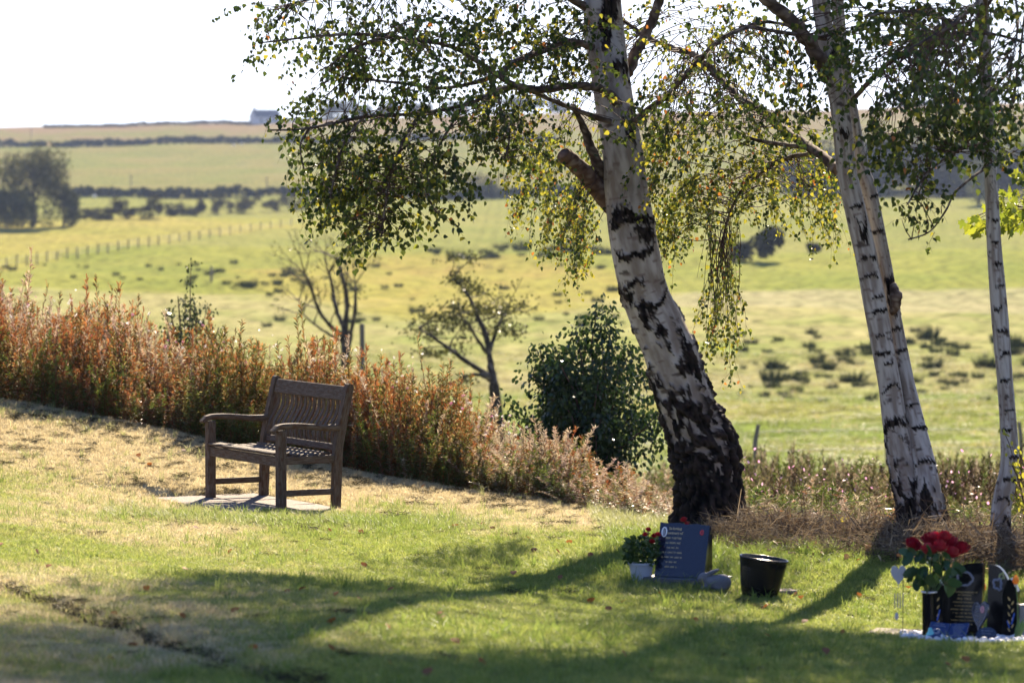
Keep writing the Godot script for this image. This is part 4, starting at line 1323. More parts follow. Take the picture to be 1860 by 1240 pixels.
	for s in [-1.0, 1.0]:
		mb = MB.new()
		mb.box(Vector3(0.1, 0.016, 0.115), Transform3D(), Color.WHITE, 0.003)
		var pg := put("page", mb.mesh(), M.book_sky_tint, bkp)
		pg.rotation = Vector3(0.62, 0, s * 0.1)
		pg.position = Vector3(s * 0.051, 0.055 + 0.004, 0.0)
		for l in 7:
			if s < 0.0 and l > 1: continue
			mb = MB.new()
			mb.box(Vector3(rr(0.04, 0.075), 0.0008, 0.003), Transform3D(Basis(), Vector3(0, 0.0084, -0.042 + l * 0.0135)), Color.WHITE, 0.0002)
			put("lettering", mb.mesh(), M.etch, pg)
	put("flower_etching", ring_mesh(0.015, 0.017, 0.006, 0.3, 11, 0.4), M.etch, bkp.get_child(0)).transform = Transform3D(Basis(Vector3.RIGHT, -PI / 2), Vector3(-0.01, 0.009, 0.015))
	# heart plaque
	hx = PackedVector2Array()
	for v in ho: hx.append(Vector2(v.x * 0.052, v.y * 0.082))
	var hp := base("heart_plaque", G(1785, 19.62) + Vector3(0, 0.145, 0), "dark heart-shaped plaque with white border leaning on the black memorial", "plaque", "", yaw)
	hp.rotation = Vector3(-0.18, yaw - 0.45, 0.06)
	put("plate", prism(hx, -0.007, 0.007, Color.WHITE), M.granite_sky_tint, hp)
	var hb := MB.new()
	var bp := PackedVector3Array()
	var br := PackedFloat32Array()
	for k in 41:
		bp.append(Vector3(ho[k % 40].x * 0.046, ho[k % 40].y * 0.074, 0.0075)); br.append(0.0016)
	hb.tube(bp, br, 5, Color.WHITE, Color(-1, 0, 0), false)
	put("border", hb.mesh(), M.etch, hp)
	for k in 4: word_line(hp, [4 - k % 2], 0.035 - k * 0.022, -0.014, 0.03, 0.013, 0.0082, M.etch)
	put("picture", ring_mesh(0.008, 0.014, 0.006, 0.3, 12, 0.2), M.pink_paint, hp).position = Vector3(0.018, 0.022, 0.008)
	# oval plaque
	var ovp := base("oval_plaque", G(1797, 19.45) + Vector3(0, 0.045, 0), "small dark blue oval plaque lying among the white pebbles", "plaque", "", yaw)
	ovp.rotation.x = -0.7
	ov = PackedVector2Array()
	for k in 28: ov.append(Vector2(cos(TAU * k / 28.0) * 0.052, sin(TAU * k / 28.0) * 0.044))
	put("plate", prism(ov, -0.008, 0.008, Color.WHITE), M.granite_sky_tint, ovp)
	word_line(ovp, [3, 6, 2], 0.02, 0, 0.06, 0.006, 0.0088, M.etch)
	word_line(ovp, [4, 3], 0.005, 0, 0.05, 0.006, 0.0088, M.etch)
	# pale stone at the frame's edge
	var ps := put("headstone", prism(arch(0.2, 0.2, 0.165, 0.165), -0.03, 0.03, Color.WHITE), M.pale_stone)
	tag(ps, "small pale grey round-topped headstone at the right edge of the picture", "headstone")
	ps.position = G(1868, 19.8) + Vector3(0, -0.01, 0)
	ps.rotation.y = yaw
	# orange flowers
	for q in [[1846, 1054, 19.6, "orange tulip bloom behind the right pillar of the black memorial"], [1786, 1066, 20.1, "orange tulip bloom seen through the gap of the black memorial"]]:
		var pz := P(q[0], q[1], q[2])
		var fl := base("tulip", Vector3(pz.x, gh(pz.x, q[2]), pz.z), q[3], "flower", "orange tulips")
		stem(fl, Vector3.ZERO, Vector3(0, pz.y - fl.position.y - 0.02, 0), 0.0028, M.stem_green)
		mb = MB.new()
		mb.lathe(PackedVector2Array([Vector2(0.003, -0.022), Vector2(0.014, -0.014), Vector2(0.018, 0.0), Vector2(0.014, 0.016), Vector2(0.005, 0.028)]), 12, Color.WHITE)
		put("bloom", mb.mesh(), M.orange_petal, fl).position = Vector3(0, pz.y - fl.position.y, 0)
		for k in 3:
			var lm := put("leaf", leaf_mesh("narrow"), M.stem_green, fl)
			lm.transform = Transform3D(Basis(Vector3(0, 0, 1), PI + rr(-0.5, 0.5)).scaled(Vector3(0.12, 0.13, 0.12)), Vector3(0, 0.01, 0))
	# a little turquoise figure: rounded body and head
	var fg := put("figurine", field_mesh(Vector3(-0.03, -0.01, -0.03), Vector3(0.03, 0.075, 0.03), 0.004, func(p: Vector3): return smin(ell(p, Vector3(0, 0.02, 0), Vector3(0.019, 0.024, 0.016)), smin(ell(p, Vector3(0.003, 0.05, 0), Vector3(0.012, 0.013, 0.012)), ell(p, Vector3(0.016, 0.03, 0.006), Vector3(0.006, 0.014, 0.006)), 0.004), 0.006), Color.WHITE), M.turquoise)
	tag(fg, "tiny turquoise figurine on the pebbles beside the black vase", "figurine")
	fg.position = G(1693, 19.5) + Vector3(0, 0.02, 0)
	# white pebbles
	var pm := MB.new()
	pm = pebble_mesh()
	var at: Array[Transform3D] = []
	var tint := PackedColorArray()
	for k in 900:
		var px := rr(1640, 1900)
		var d := rr(19.05, 19.95) - 0.0012 * (px - 1760)
		if px < 1690.0 and d < 19.35: continue
		var p := G(px, d)
		var s := rr(0.009, 0.02)
		p.y += s * 0.5 + rr(0.004, 0.018)
		at.append(Transform3D(Basis.from_euler(Vector3(rr(0, TAU), rr(0, TAU), rr(0, TAU))).scaled(Vector3.ONE * s), p))
		var t := rr(0.35, 0.75)
		tint.append(Color(t, t * 0.98, t * 0.96))
	tag(many("pebbles", pm.smoothed(), M.pebble, at, tint), "white pebbles spread round the black memorial", "pebbles")
	mb = MB.new()
	mb.box(Vector3(0.34, 0.03, 0.3), Transform3D(Basis(Vector3.UP, yaw), Vector3.ZERO), Color.WHITE, 0.006)
	var kb := put("memorial_slab", mb.mesh(), M.concrete)
	kb.position = G(1640, 20.0) + Vector3(0, 0.008, 0)
	tag(kb, "flat grey concrete slab in the grass left of the black vase", "slab")

func pebble_mesh() -> MB:
	var mb := MB.new()
	for j in 6:
		for k in 9:
			var a := TAU * (k % 8) / 8.0
			var b := PI * j / 5.0
			var r := 1.0 + 0.2 * sin(a * 2.0 + b) + 0.12 * sin(a * 3.0 - b * 2.0)
			mb.vert(Vector3(cos(a) * sin(b) * r, cos(b) * 0.7, sin(a) * sin(b) * r * 0.8), Vector3.UP, Color.WHITE)
	for j in 5:
		for k in 8:
			var a := j * 9 + k
			for o in [a, a + 1, a + 9, a + 1, a + 10, a + 9]: mb.i.append(o)
	return mb
# ---------------------------------------------------------------- grass and other plants
func tuft(blades: int, spread: float, height: float, width: float, lean: float) -> ArrayMesh:
	var mb := MB.new()
	for k in blades:
		var a := rr(0, TAU)
		var r := spread * sqrt(rng.randf())
		var p := Vector3(cos(a) * r, -0.004, sin(a) * r)
		var h := height * rr(0.45, 1.1)
		var dir := Vector3(rng.randfn(), 0, rng.randfn()) * lean
		var b := rr(0, TAU)
		var s := Vector3(cos(b), 0, sin(b)) * width * rr(0.6, 1.2)
		var m := p + Vector3(0, h * 0.6, 0) + dir * h * 0.4
		var e := p + Vector3(0, h * rr(0.75, 1.0), 0) + dir * h * 1.1
		var t := rr(0.75, 1.2)
		var col := Color(t, t, t)
		mb.quad(p - s, m - s * 0.8, m + s * 0.8, p + s, col)
		mb.tri(m - s * 0.8, e, m + s * 0.8, col)
	return mb.mesh()

func turf_tint(x: float, d: float) -> Color:
	var s := straw(x, d) + rr(-0.28, 0.28)
	var g := Color(0.17, 0.235, 0.042).lerp(Color(0.36, 0.38, 0.095), rng.randf())
	return g.lerp(Color(0.58, 0.5, 0.3).lerp(Color(0.42, 0.33, 0.18), rng.randf()), smoothstep(0.3, 0.85, s)) * rr(0.8, 1.15)

func build_grass() -> void:
	# mown turf: short tufts over the part of the lawn in and near view
	var kinds := []
	for k in 6: kinds.append(tuft(15, 0.035, 0.036, 0.0019, 0.55))
	for k in 3: kinds.append(tuft(13, 0.03, 0.085, 0.0022, 0.45))
	var at := []
	var tint := []
	for k in kinds.size():
		var e: Array[Transform3D] = []
		at.append(e); tint.append(PackedColorArray())
	var stone := Transform3D(Basis(Vector3.UP, -1.061), Vector3(-2.023, 0, -29.0)).affine_inverse()
	for k in 255000:
		var d := sqrt(rr(12.5 * 12.5, 35.0 * 35.0))
		var x := rr(-0.195, 0.24) * d
		if d > edge(x) + 0.35: continue
		var s := seam(x, d) if d < 21.0 else 1.0
		if s < 0.04 and rng.randf() < 0.6: continue
		var q := stone * Vector3(x, 0, -d)
		if absf(q.x) < 0.81 and q.z < 0.42 and q.z > -0.49 and rng.randf() < 0.985: continue
		var col_px := 930.0 + x / d * F
		if col_px > 1655.0 and col_px < 1905.0 and d > 19.12 - 0.0012 * (col_px - 1760.0) and d < 20.1 and rng.randf() < 0.96: continue
		var i := rng.randi() % 6
		var sc := rr(0.7, 1.25) * (0.75 + 0.6 * maxf(0.0, n1.get_noise_2d(x * 30.0, d * 30.0)) + 0.3)
		var rough := n1.get_noise_2d(x * 14.0 + 90.0, d * 14.0)
		# longer grass before the bench, round the stones and along the bank
		var long := exp(-pow((d - 26.6) / 0.6, 2.0)) * smoothstep(-3.2, -2.4, x) * smoothstep(0.2, -0.9, x) * 0.6
		if q.z > 0.3 and q.z < 1.0 and absf(q.x) < 1.0: long = 0.0
		if x > 0.6: long = maxf(long, smoothstep(22.6, 24.6, d) * 0.5)
		long = maxf(long, 0.8 * exp(-pow(Vector2(x - 1.15, d - 22.9).length() / 0.55, 2.0)))
		if edge(x) - d < 0.5 and x > 1.0: long = maxf(long, 0.5)
		if rng.randf() < long * 0.5 + (0.035 if rough > 0.1 else 0.004): i = 6 + rng.randi() % 3
		var near := 1.0 + 0.25 * smoothstep(22.0, 14.0, d)
		var p := Vector3(x, gh(x, d), -d)
		at[i].append(Transform3D(Basis(Vector3.UP, rr(0, TAU)).scaled(Vector3(near, sc, near)), p))
		var c := turf_tint(x, d)
		if i >= 6: c = c.lerp(Color(0.15, 0.22, 0.04), 0.6)
		tint[i].append(c)
	var lawn_grass := base("lawn_grass", Vector3.ZERO, "short mown grass covering the lawn", "grass")
	lawn_grass.set_meta("kind", "stuff")
	for k in kinds.size(): many("tufts", kinds[k], M.grass, at[k], tint[k], lawn_grass)
	# clots of dead cut grass and moss on the turf
	var clot := MB.new()
	for k in 90:
		var a := Vector3(rng.randfn() * 0.5, absf(rng.randfn()) * 0.22, rng.randfn() * 0.5)
		var b := a + Vector3(rng.randfn(), rng.randfn() * 0.4, rng.randfn()) * 0.45
		var s := Vector3(rng.randfn(), rng.randfn(), rng.randfn()).normalized() * 0.03
		var t := rr(0.6, 1.3)
		clot.quad(a - s, b - s, b + s, a + s, Color(t, t, t))
	var ca: Array[Transform3D] = []
	var cc := PackedColorArray()
	for k in 860:
		var d := rr(14.5, 34.0)
		var x := rr(-0.15, 0.12) * d
		if k < 200:
			x = rr(-5.0, 0.6)
			d = edge(x) - absf(rng.randfn()) * 0.7 - 0.1
		elif k < 300:
			d = rr(25.2, 28.5); x = rr(-2.6, 0.8)
		elif k >= 520 and k < 740:
			x = rr(-5.0, -1.4)
			d = edge(x) - rr(0.2, 3.2)
		elif k >= 790:
			var t := rng.randf()
			x = lerpf(-2.6, -0.7, t) + rr(-0.04, 0.04); d = lerpf(19.7, 14.3, t) + rr(-0.05, 0.05)
		elif k < 380:
			var t := rng.randf()
			x = lerpf(-2.75, -0.55, t) + rr(-0.08, 0.08); d = lerpf(20.2, 13.8, t) + rr(-0.1, 0.1)
		if d > edge(x): continue
		var s := rr(0.02, 0.06) * (1.7 if (k < 300 or k > 520) and rng.randf() < 0.2 else 1.0)
		ca.append(Transform3D(Basis(Vector3.UP, rr(0, TAU)).scaled(Vector3(s, s * rr(0.5, 1.0), s)), Vector3(x, gh(x, d) + 0.012, -d)))
		cc.append(Color(0.1, 0.085, 0.045).lerp(Color(0.055, 0.05, 0.025), rng.randf()))
	tag(many("grass_clippings", clot.mesh(), M.dead, ca, cc), "dark clots of dead mown grass lying on the lawn", "grass clippings")
	# fallen leaves
	var lf := leaf_mesh("birch")
	var spots := [[650, 1100], [525, 1085], [660, 1035], [1340, 1158], [810, 1135], [240, 1068], [265, 1078], [700, 1150], [655, 1160], [330, 1045], [1075, 1100], [1200, 1090], [330, 825], [270, 850], [770, 890], [250, 833], [1010, 1010], [880, 960], [955, 985], [560, 1010], [1560, 1090], [1465, 1140], [1500, 1195], [1130, 1200], [430, 1120], [90, 1040], [1035, 992], [420, 1010], [600, 1190], [870, 1215]]
	for k in 46: spots.append([rr(0, 1860), rr(960, 1235)])
	for q in spots:
		var d := 24.0
		for it in 12:       # walk along the sight line to the lawn
			var e := P(q[0], q[1], d)
			d += (e.y - gh(e.x, -e.z)) * 6.0
		var p := P(q[0], q[1], clampf(d, 13.5, 33.0))
		var o := put("fallen_leaf", lf, M.leaf_fallen if rng.randf() < 0.65 else M.leaf_fallen_brown)
		var zone: String = ("left" if q[0] < 620 else "middle" if q[0] < 1240 else "right") + " part of the " + ("far" if q[1] < 960 else "nearer" if q[1] > 1110 else "sunlit middle") + " lawn"
		tag(o, "curled orange-brown leaf lying on the " + zone, "leaf", "fallen leaves on the " + zone)
		o.transform = Transform3D(Basis.from_euler(Vector3(rr(-1.2, -0.5), rr(0, TAU), rr(-0.4, 0.4))).scaled(Vector3.ONE * rr(0.04, 0.06)), Vector3(p.x, gh(p.x, -p.z) + 0.045, p.z))

func herb_mesh(h: float, leaves: int, kind: int) -> ArrayMesh:
	# one stalk of willowherb in autumn: narrow leaves up the stem, split pods and down at the tip
	var mb := MB.new()
	var bend := Vector3(rng.randfn(), 0, rng.randfn()) * 0.1 * h
	var pts := PackedVector3Array()
	var rad := PackedFloat32Array()
	for k in 7:
		var t := k / 6.0
		pts.append(Vector3(0, h * t, 0) + bend * t * t)
		rad.append(lerpf(0.0042, 0.0014, t))
	mb.tube(pts, rad, 4, Color(0.16, 0.06, 0.03), Color(0.26, 0.09, 0.035), false)
	for k in leaves:
		var t := pow(rng.randf(), 0.8) * 0.98 + 0.02
		var a := rr(0, TAU)
		var o := Vector3(cos(a), 0, sin(a))
		var p := Vector3(0, h * t, 0) + bend * t * t
		var l := rr(0.045, 0.1) * (1.0 - 0.4 * t)
		var w := l * rr(0.06, 0.11)
		var up := rr(-0.5, 1.6) + 0.9 * t
		var e := p + (o + Vector3(0, up, 0)).normalized() * l
		var m := p.lerp(e, 0.45) + Vector3(0, 0.012, 0)
		var s := o.cross(Vector3(rr(-0.4, 0.4), 1, rr(-0.4, 0.4))).normalized() * w
		var u := rng.randf()
		var col: Color
		if kind == 0:   # rust
			col = Color(0.2, 0.075, 0.03).lerp(Color(0.38, 0.17, 0.06), u) if rng.randf() < 0.3 + 0.5 * t else Color(0.16, 0.14, 0.055).lerp(Color(0.4, 0.31, 0.19), u)
		elif kind == 1: # olive with yellow and red leaves
			col = Color(0.045, 0.055, 0.016).lerp(Color(0.2, 0.18, 0.05), u) if rng.randf() < 0.68 else (Color(0.34, 0.15, 0.035) if rng.randf() < 0.35 else Color(0.42, 0.34, 0.16))
		elif kind == 2: # pale and dry
			col = Color(0.3, 0.23, 0.14).lerp(Color(0.52, 0.44, 0.33), u) if rng.randf() < 0.85 else Color(0.3, 0.16, 0.09)
		elif kind == 4: # dull olive and brown
			col = Color(0.085, 0.085, 0.035).lerp(Color(0.3, 0.25, 0.13), u * u)
		elif kind == 5: # dark bramble
			col = Color(0.018, 0.02, 0.009).lerp(Color(0.06, 0.042, 0.022), u)
		else:           # green
			col = Color(0.06, 0.09, 0.02).lerp(Color(0.16, 0.2, 0.045), u)
		mb.tri(p, m - s, e, col); mb.tri(p, e, m + s, col)
	# pods and wisps of down
	for k in 12 if kind < 3 else 4:
		var t := rr(0.78, 1.0)
		var a := rr(0, TAU)
		var p := Vector3(0, h * t, 0) + bend * t * t
		var e := p + Vector3(cos(a) * 0.6, rr(0.5, 1.3), sin(a) * 0.6) * rr(0.025, 0.06)
		var s := Vector3(rng.randfn(), rng.randfn(), rng.randfn()).normalized() * 0.0022
		var col := Color(0.34, 0.1, 0.03) if kind < 2 else Color(0.52, 0.42, 0.33)
		mb.quad(p - s, e - s * 0.4, e + s * 0.4, p + s, col)
	return mb.mesh()

func build_willowherb() -> void:
	var kinds := []
	for k in 14:
		var kind := [0, 0, 0, 0, 1, 1, 1, 1, 2, 2, 2, 3, 3, 3][k] as int
		kinds.append(herb_mesh(rr(0.85, 1.1), int(rr(75, 120)), kind))
	var at := []
	var tint := []
	for k in kinds.size():
		var e: Array[Transform3D] = []
		at.append(e); tint.append(PackedColorArray())
	var singles := 0
	for k in 6400:
		var px := rr(-260, 1230)
		var x0 := (px - 930.0) / F * 33.0
		var e := edge(x0)
		var depth := pow(rng.randf(), 1.3) * (4.2 if px < 600 else 3.0)
		var d := e + 0.15 + depth
		var x := (px - 930.0) / F * d
		# taller on the left and in clumps, low and pale towards the dark bush
		var h := lerpf(1.0, 0.8, smoothstep(0, 500, px)) * (1.0 + 0.55 * n1.get_noise_2d(x * 26.0, d * 14.0) + 0.3 * n2.get_noise_2d(x * 70.0, 3.0))
		if px > 800: h *= lerpf(1.0, 0.62, smoothstep(800, 1000, px))
		if px > 1040 and rng.randf() < 0.6: continue
		if px > 1040: h *= lerpf(1.0, 0.5, smoothstep(1040, 1200, px))
		if n2.get_noise_2d(x * 55.0 + 11.0, d * 30.0) > 0.22 and rng.randf() < 0.7: continue
		if depth < 0.35: h *= rr(0.35, 0.75)
		h *= rr(0.7, 1.1) * (1.25 if rng.randf() < 0.06 else 1.0)
		var i: int
		var r := rng.randf()
		var sort := n1.get_noise_2d(x * 24.0 + 70.0, d * 16.0)
		if px < 330: i = rng.randi() % 4 if r < 0.5 + sort else (8 + rng.randi() % 3 if r < 0.62 else 4 + rng.randi() % 4)
		elif px < 860: i = 4 + rng.randi() % 4 if r < 0.62 + sort else (rng.randi() % 4 if r < 0.84 else 8 + rng.randi() % 6)
		else: i = 8 + rng.randi() % 3 if r < 0.6 else ([1, 3, 5, 11, 12][rng.randi() % 5])
		if depth < 0.35 and rng.randf() < 0.5: i = 11 + rng.randi() % 3
		var b := Basis(Vector3.UP, rr(0, TAU)) * Basis(Vector3.RIGHT, rng.randfn() * 0.09)
		var t := Transform3D(b.scaled(Vector3(1.0, h, 1.0) if h > 0.7 else Vector3(0.85, h, 0.85)), Vector3(x, gh(x, d) - 0.02, -d))
		if singles < 300 and depth < 1.0 and h > 0.6 and px > -10 and px < 1150 and k % 3 == 0:
			singles += 1
			var o := put("willowherb", kinds[i], M.herb)
			o.transform = t
			var zone: String = ["at the left edge of the picture", "left of the bench", "directly behind the bench", "just right of the bench", "between the bench and the dark shrub", "before the dark shrub"][clampi(int((px + 20.0) / 190.0), 0, 5)]
			var sort_name: String = "rust-red" if i < 4 else "olive and yellow" if i < 8 else "pale dried" if i < 11 else "low green"
			tag(o, sort_name + " willowherb stalk " + zone, "plant", sort_name + " willowherb " + zone)
		else:
			at[i].append(t)
			var v := rr(0.75, 1.2)
			tint[i].append(Color(v, v * rr(0.9, 1.05), v * rr(0.85, 1.05)))
	var mass := base("willowherb_bank", Vector3.ZERO, "tall bank of rust-red and straw willowherb behind the bench", "willowherb")
	mass.set_meta("kind", "stuff")
	for k in kinds.size(): many("stalks", kinds[k], M.herb, at[k], tint[k], mass)
	# seed heads and pink flower spikes standing above
	var fl: Array[Transform3D] = []
	var fc := PackedColorArray()
	var puff := MB.new()
	for k in 26:
		var o := Vector3(rng.randfn(), rng.randfn(), rng.randfn()).normalized()
		var s := o.cross(Vector3(0.3, 1, 0.2)).normalized() * 0.12
		puff.tri(Vector3.ZERO, o + s, o - s, Color.WHITE)
	for k in 170:
		var px := rr(0, 960)
		var d := edge((px - 930.0) / F * 33.0) + rr(0.2, 2.2)
		var x := (px - 930.0) / F * d
		var h := rr(0.75, 1.15) * (1.0 if px < 800 else 0.7)
		var white := rng.randf() < 0.75
		fl.append(Transform3D(Basis.from_euler(Vector3(rr(0, 6), rr(0, 6), 0)).scaled(Vector3.ONE * rr(0.008, 0.018)), Vector3(x, gh(x, d) + h, -d)))
		fc.append(Color(0.62, 0.58, 0.54) if white else Color(0.45, 0.16, 0.3))
	tag(many("willowherb_seed_down", puff.mesh(), M.herb, fl, fc), "white seed down and pink florets on the willowherb", "seed heads")

func shrub(called: String, label: String, category: String, at: Vector3, w: float, h: float, count: int, leaf: Mesh, size: float, c0: Color, c1: Color, m: Material, group := "", stems := 7) -> Node3D:
	# stems fanning from the foot with leaves crowded round their outer parts
	var o := base(called, at, label, category, group)
	var mb := MB.new()
	var lv := Leaves.new()
	var tips := []
	for k in stems * 4:
		var a := rr(0, TAU)
		var lean := sqrt(rng.randf())
		var e := Vector3(cos(a) * w * 0.5 * lean * rr(0.8, 1.15), h * (1.0 - 0.45 * lean * lean) * (rr(0.6, 1.0) if k % 5 else rr(0.9, 1.1)), sin(a) * w * 0.5 * lean)
		var pts := PackedVector3Array()
		var rad := PackedFloat32Array()
		for s in 7:
			var t := s / 6.0
			pts.append(Vector3(e.x * t * t + rr(-0.02, 0.02) * w, e.y * t, e.z * t * t + rr(-0.02, 0.02) * w))
			rad.append(lerpf(0.014, 0.003, t) * h * (0.9 if k < stems else 0.5))
		mb.tube(pts, rad, 5, M.twig_tint, Color(-1, 0, 0), false)
		tips.append(pts)
	put("stems", mb.mesh(), M.twig, o)
	for k in count:
		var pts: PackedVector3Array = tips[rng.randi() % tips.size()]
		var t := 1.0 - pow(rng.randf(), 1.6)
		var f := t * 5.99
		var p := pts[int(f)].lerp(pts[int(f) + 1], f - int(f))
		var g := Vector3(rng.randfn(), rng.randfn(), rng.randfn()) * (0.07 * w) * (1.15 - 0.6 * t)
		p += g
		if p.y < 0.03 * h: continue
		add_leaf(lv, p, (g + Vector3(0, 0.3, 0) * w * 0.1).normalized(), size * rr(0.45, 1.2), 0.0)
		lv.tint[lv.tint.size() - 1] = c0.lerp(c1, pow(rng.randf(), 1.5))
	many("foliage", leaf, m, lv.at, lv.tint, o)
	return o

func grow(mb: MB, tips: Array, p: Vector3, d: Vector3, length: float, r: float, depth: int, spread: float, up: float) -> void:
	var n := 5
	var pts := PackedVector3Array([p])
	var rad := PackedFloat32Array([r])
	for k in n:
		d = (d + Vector3(rng.randfn(), rng.randfn() * 0.6 + up * 0.25, rng.randfn()) * 0.17).normalized()
		p += d * length / n
		pts.append(p); rad.append(lerpf(r, r * 0.55, (k + 1.0) / n))
	mb.tube(pts, rad, 6 if r > 0.02 else 4, M.bough_tint, Color(-1, 0, 0), false)
	if depth == 0:
		tips.append(p)
		tips.append(pts[3])
		return
	for k in 2 + (1 if rng.randf() < 0.45 else 0):
		var nd := (d + Vector3(rng.randfn(), rng.randfn() * 0.5 + up * 0.3, rng.randfn()).normalized() * spread).normalized()
		grow(mb, tips, p, nd, length * rr(0.6, 0.85), r * 0.58, depth - 1, spread, up)

func build_middle() -> void:
	var oval := leaf_mesh("oval")
	shrub("dark_shrub", "dense dark green shrub with glossy leaves left of the thick birch", "shrub", G(1078, 35.2), 1.62, 1.9, 21000, oval, 0.05, Color(0.012, 0.027, 0.008), Color(0.036, 0.062, 0.016), M.gloss_leaf, "", 13)
	shrub("low_shrub", "small dark bush poking above the willowherb left of centre", "shrub", G(340, 46.0) + Vector3(0, -0.1, 0), 0.95, 2.55, 6500, oval, 0.05, Color(0.02, 0.033, 0.012), Color(0.05, 0.065, 0.02), M.gloss_leaf, "", 18)
	# two hawthorns down the bank
	var t := base("hawthorn_tree", G(624, 92.0), "nearly bare hawthorn with upswept limbs behind the bench", "tree", "hawthorns below the bank")
	var mb := MB.new()
	var tips := []
	rng.seed = 501
	var foot0 := t.position
	for l in [L([[626, 640, 92, 14], [622, 612, 92, 12], [600, 592, 91.7, 8], [578, 562, 91.4, 7], [566, 525, 91.2, 6], [552, 495, 91.0, 4]]), L([[626, 640, 92, 14], [624, 600, 92.2, 9], [610, 560, 92.4, 8], [603, 520, 92.5, 6], [598, 495, 92.6, 4]]), L([[628, 640, 92, 16], [627, 590, 92, 11], [630, 545, 92, 9], [622, 505, 92, 7], [612, 470, 92, 5]]), L([[630, 640, 92, 12], [638, 600, 91.9, 8], [645, 560, 91.7, 7], [645, 515, 91.6, 4]]), L([[622, 620, 92, 7], [596, 606, 91.6, 5], [570, 588, 91.3, 4], [550, 570, 91.0, 3]])]:
		var lm := limb_mesh(l, 8, M.bough_tint, M.bough_tint)
		var o := put("branch", lm, M.twig, t)
		o.position = -foot0
		for k in range(2, l.size()):
			for j in 1 if k < l.size() - 1 else 4:
				var lo := Vector3(l[k].x, l[k].y, l[k].z) - foot0
				grow(mb, tips, lo, Vector3(rng.randfn() * 0.8 - 0.2, rr(0.2, 1.2), rng.randfn() * 0.6).normalized(), rr(0.3, 0.6), 0.02, 2, 0.6, 0.35)
	put("twigs", mb.mesh(), M.twig, t)
	mb = MB.new()
	var fork0 := P(627, 638, 92) - foot0
	mb.tube(PackedVector3Array([Vector3(0, -0.2, 0), fork0 * 0.35 + Vector3(0.03, 0, 0), fork0 * 0.75, fork0]), PackedFloat32Array([0.2, 0.15, 0.125, 0.11]), 12, M.bough_tint)
	put("trunk", mb.mesh(), M.twig, t)
	var lv := Leaves.new()
	for p in tips:
		if rng.randf() < 0.85: continue
		for k in 4:
			add_leaf(lv, p + Vector3(rng.randfn(), rng.randfn(), rng.randfn()) * 0.09, Vector3.UP, rr(0.05, 0.08), 0.0)
			lv.tint[lv.tint.size() - 1] = Color(0.08, 0.08, 0.025)
	many("crown", oval, M.leaf, lv.at, lv.tint, t)
	t = base("hawthorn_tree", G(897, 78.0), "spreading hawthorn with layered leafy limbs behind the willowherb", "tree", "hawthorns below the bank")
	mb = MB.new(); tips = []
	rng.seed = 77
	foot0 = t.position
	for l in [L([[894, 690, 78, 15], [872, 672, 77.8, 10], [845, 655, 77.5, 9], [815, 632, 77.3, 7], [785, 612, 77.1, 5], [760, 595, 77.0, 3]]), L([[893, 688, 78, 10], [860, 680, 77.6, 6], [815, 698, 77.2, 5]]), L([[897, 700, 78, 17], [890, 655, 78, 12], [884, 615, 78, 11], [868, 575, 78.1, 9], [852, 540, 78.2, 7], [835, 515, 78.3, 5], [818, 500, 78.4, 4]]), L([[884, 640, 78, 8], [866, 615, 77.6, 6], [850, 588, 77.4, 5], [830, 568, 77.3, 4]]), L([[888, 640, 78, 9], [900, 605, 78.3, 7], [912, 575, 78.5, 5], [925, 555, 78.6, 4]])]:
		var o := put("branch", limb_mesh(l, 8, M.bough_tint, M.bough_tint), M.twig, t)
		o.position = -foot0
		for k in range(2, l.size()):
			for j in 2:
				var lo := Vector3(l[k].x, l[k].y, l[k].z) - foot0
				grow(mb, tips, lo, Vector3(rng.randfn(), rr(-0.1, 0.9), rng.randfn() * 0.6).normalized(), rr(0.25, 0.45), 0.016, 1, 0.7, 0.1)
	put("twigs", mb.mesh(), M.twig, t)
	mb = MB.new()
	var forkb := P(897, 698, 78) - foot0
	mb.tube(PackedVector3Array([Vector3(0.05, -0.2, 0), forkb * 0.4 + Vector3(0.07, 0, 0), forkb * 0.7 + Vector3(0.05, 0, 0), forkb]), PackedFloat32Array([0.2, 0.15, 0.13, 0.11]), 12, M.bough_tint)
	put("trunk", mb.mesh(), M.twig, t)
	lv = Leaves.new()
	for p in tips:
		if rng.randf() < 0.35: continue
		for k in 9:
			add_leaf(lv, p + Vector3(rng.randfn() * 1.3, rng.randfn() * 0.4, rng.randfn() * 1.2) * 0.1, Vector3.UP, rr(0.05, 0.08), 0.0)
			lv.tint[lv.tint.size() - 1] = Color(0.025, 0.03, 0.011).lerp(Color(0.07, 0.07, 0.02), rng.randf())
	# flat plates of leaves out on the limbs
	for q in [[800, 590, 0.42, 0.1], [835, 556, 0.32, 0.1], [905, 565, 0.28, 0.12], [928, 555, 0.3, 0.12], [860, 522, 0.25, 0.1], [770, 600, 0.3, 0.1], [900, 600, 0.25, 0.1], [812, 575, 0.3, 0.08], [935, 600, 0.18, 0.1], [830, 508, 0.2, 0.08], [790, 640, 0.25, 0.07], [880, 560, 0.2, 0.1]]:
		var c := P(q[0], q[1], 78.0 + rr(-0.6, 0.6)) - foot0
		for k in 130:
			add_leaf(lv, c + Vector3(rng.randfn() * q[2], rng.randfn() * q[3], rng.randfn() * q[2]) * 0.75, Vector3.UP, rr(0.05, 0.08), 0.0)
			lv.tint[lv.tint.size() - 1] = Color(0.025, 0.03, 0.011).lerp(Color(0.07, 0.07, 0.02), rng.randf())
	many("crown", oval, M.leaf, lv.at, lv.tint, t)
	rng.seed = 9090
	# rough growth beyond the lawn on the right
	var kinds := []
	for k in 8: kinds.append(herb_mesh(0.7, 80, [4, 5, 3, 3, 2, 5, 4, 4][k]))
	var at := []
	var tint := []
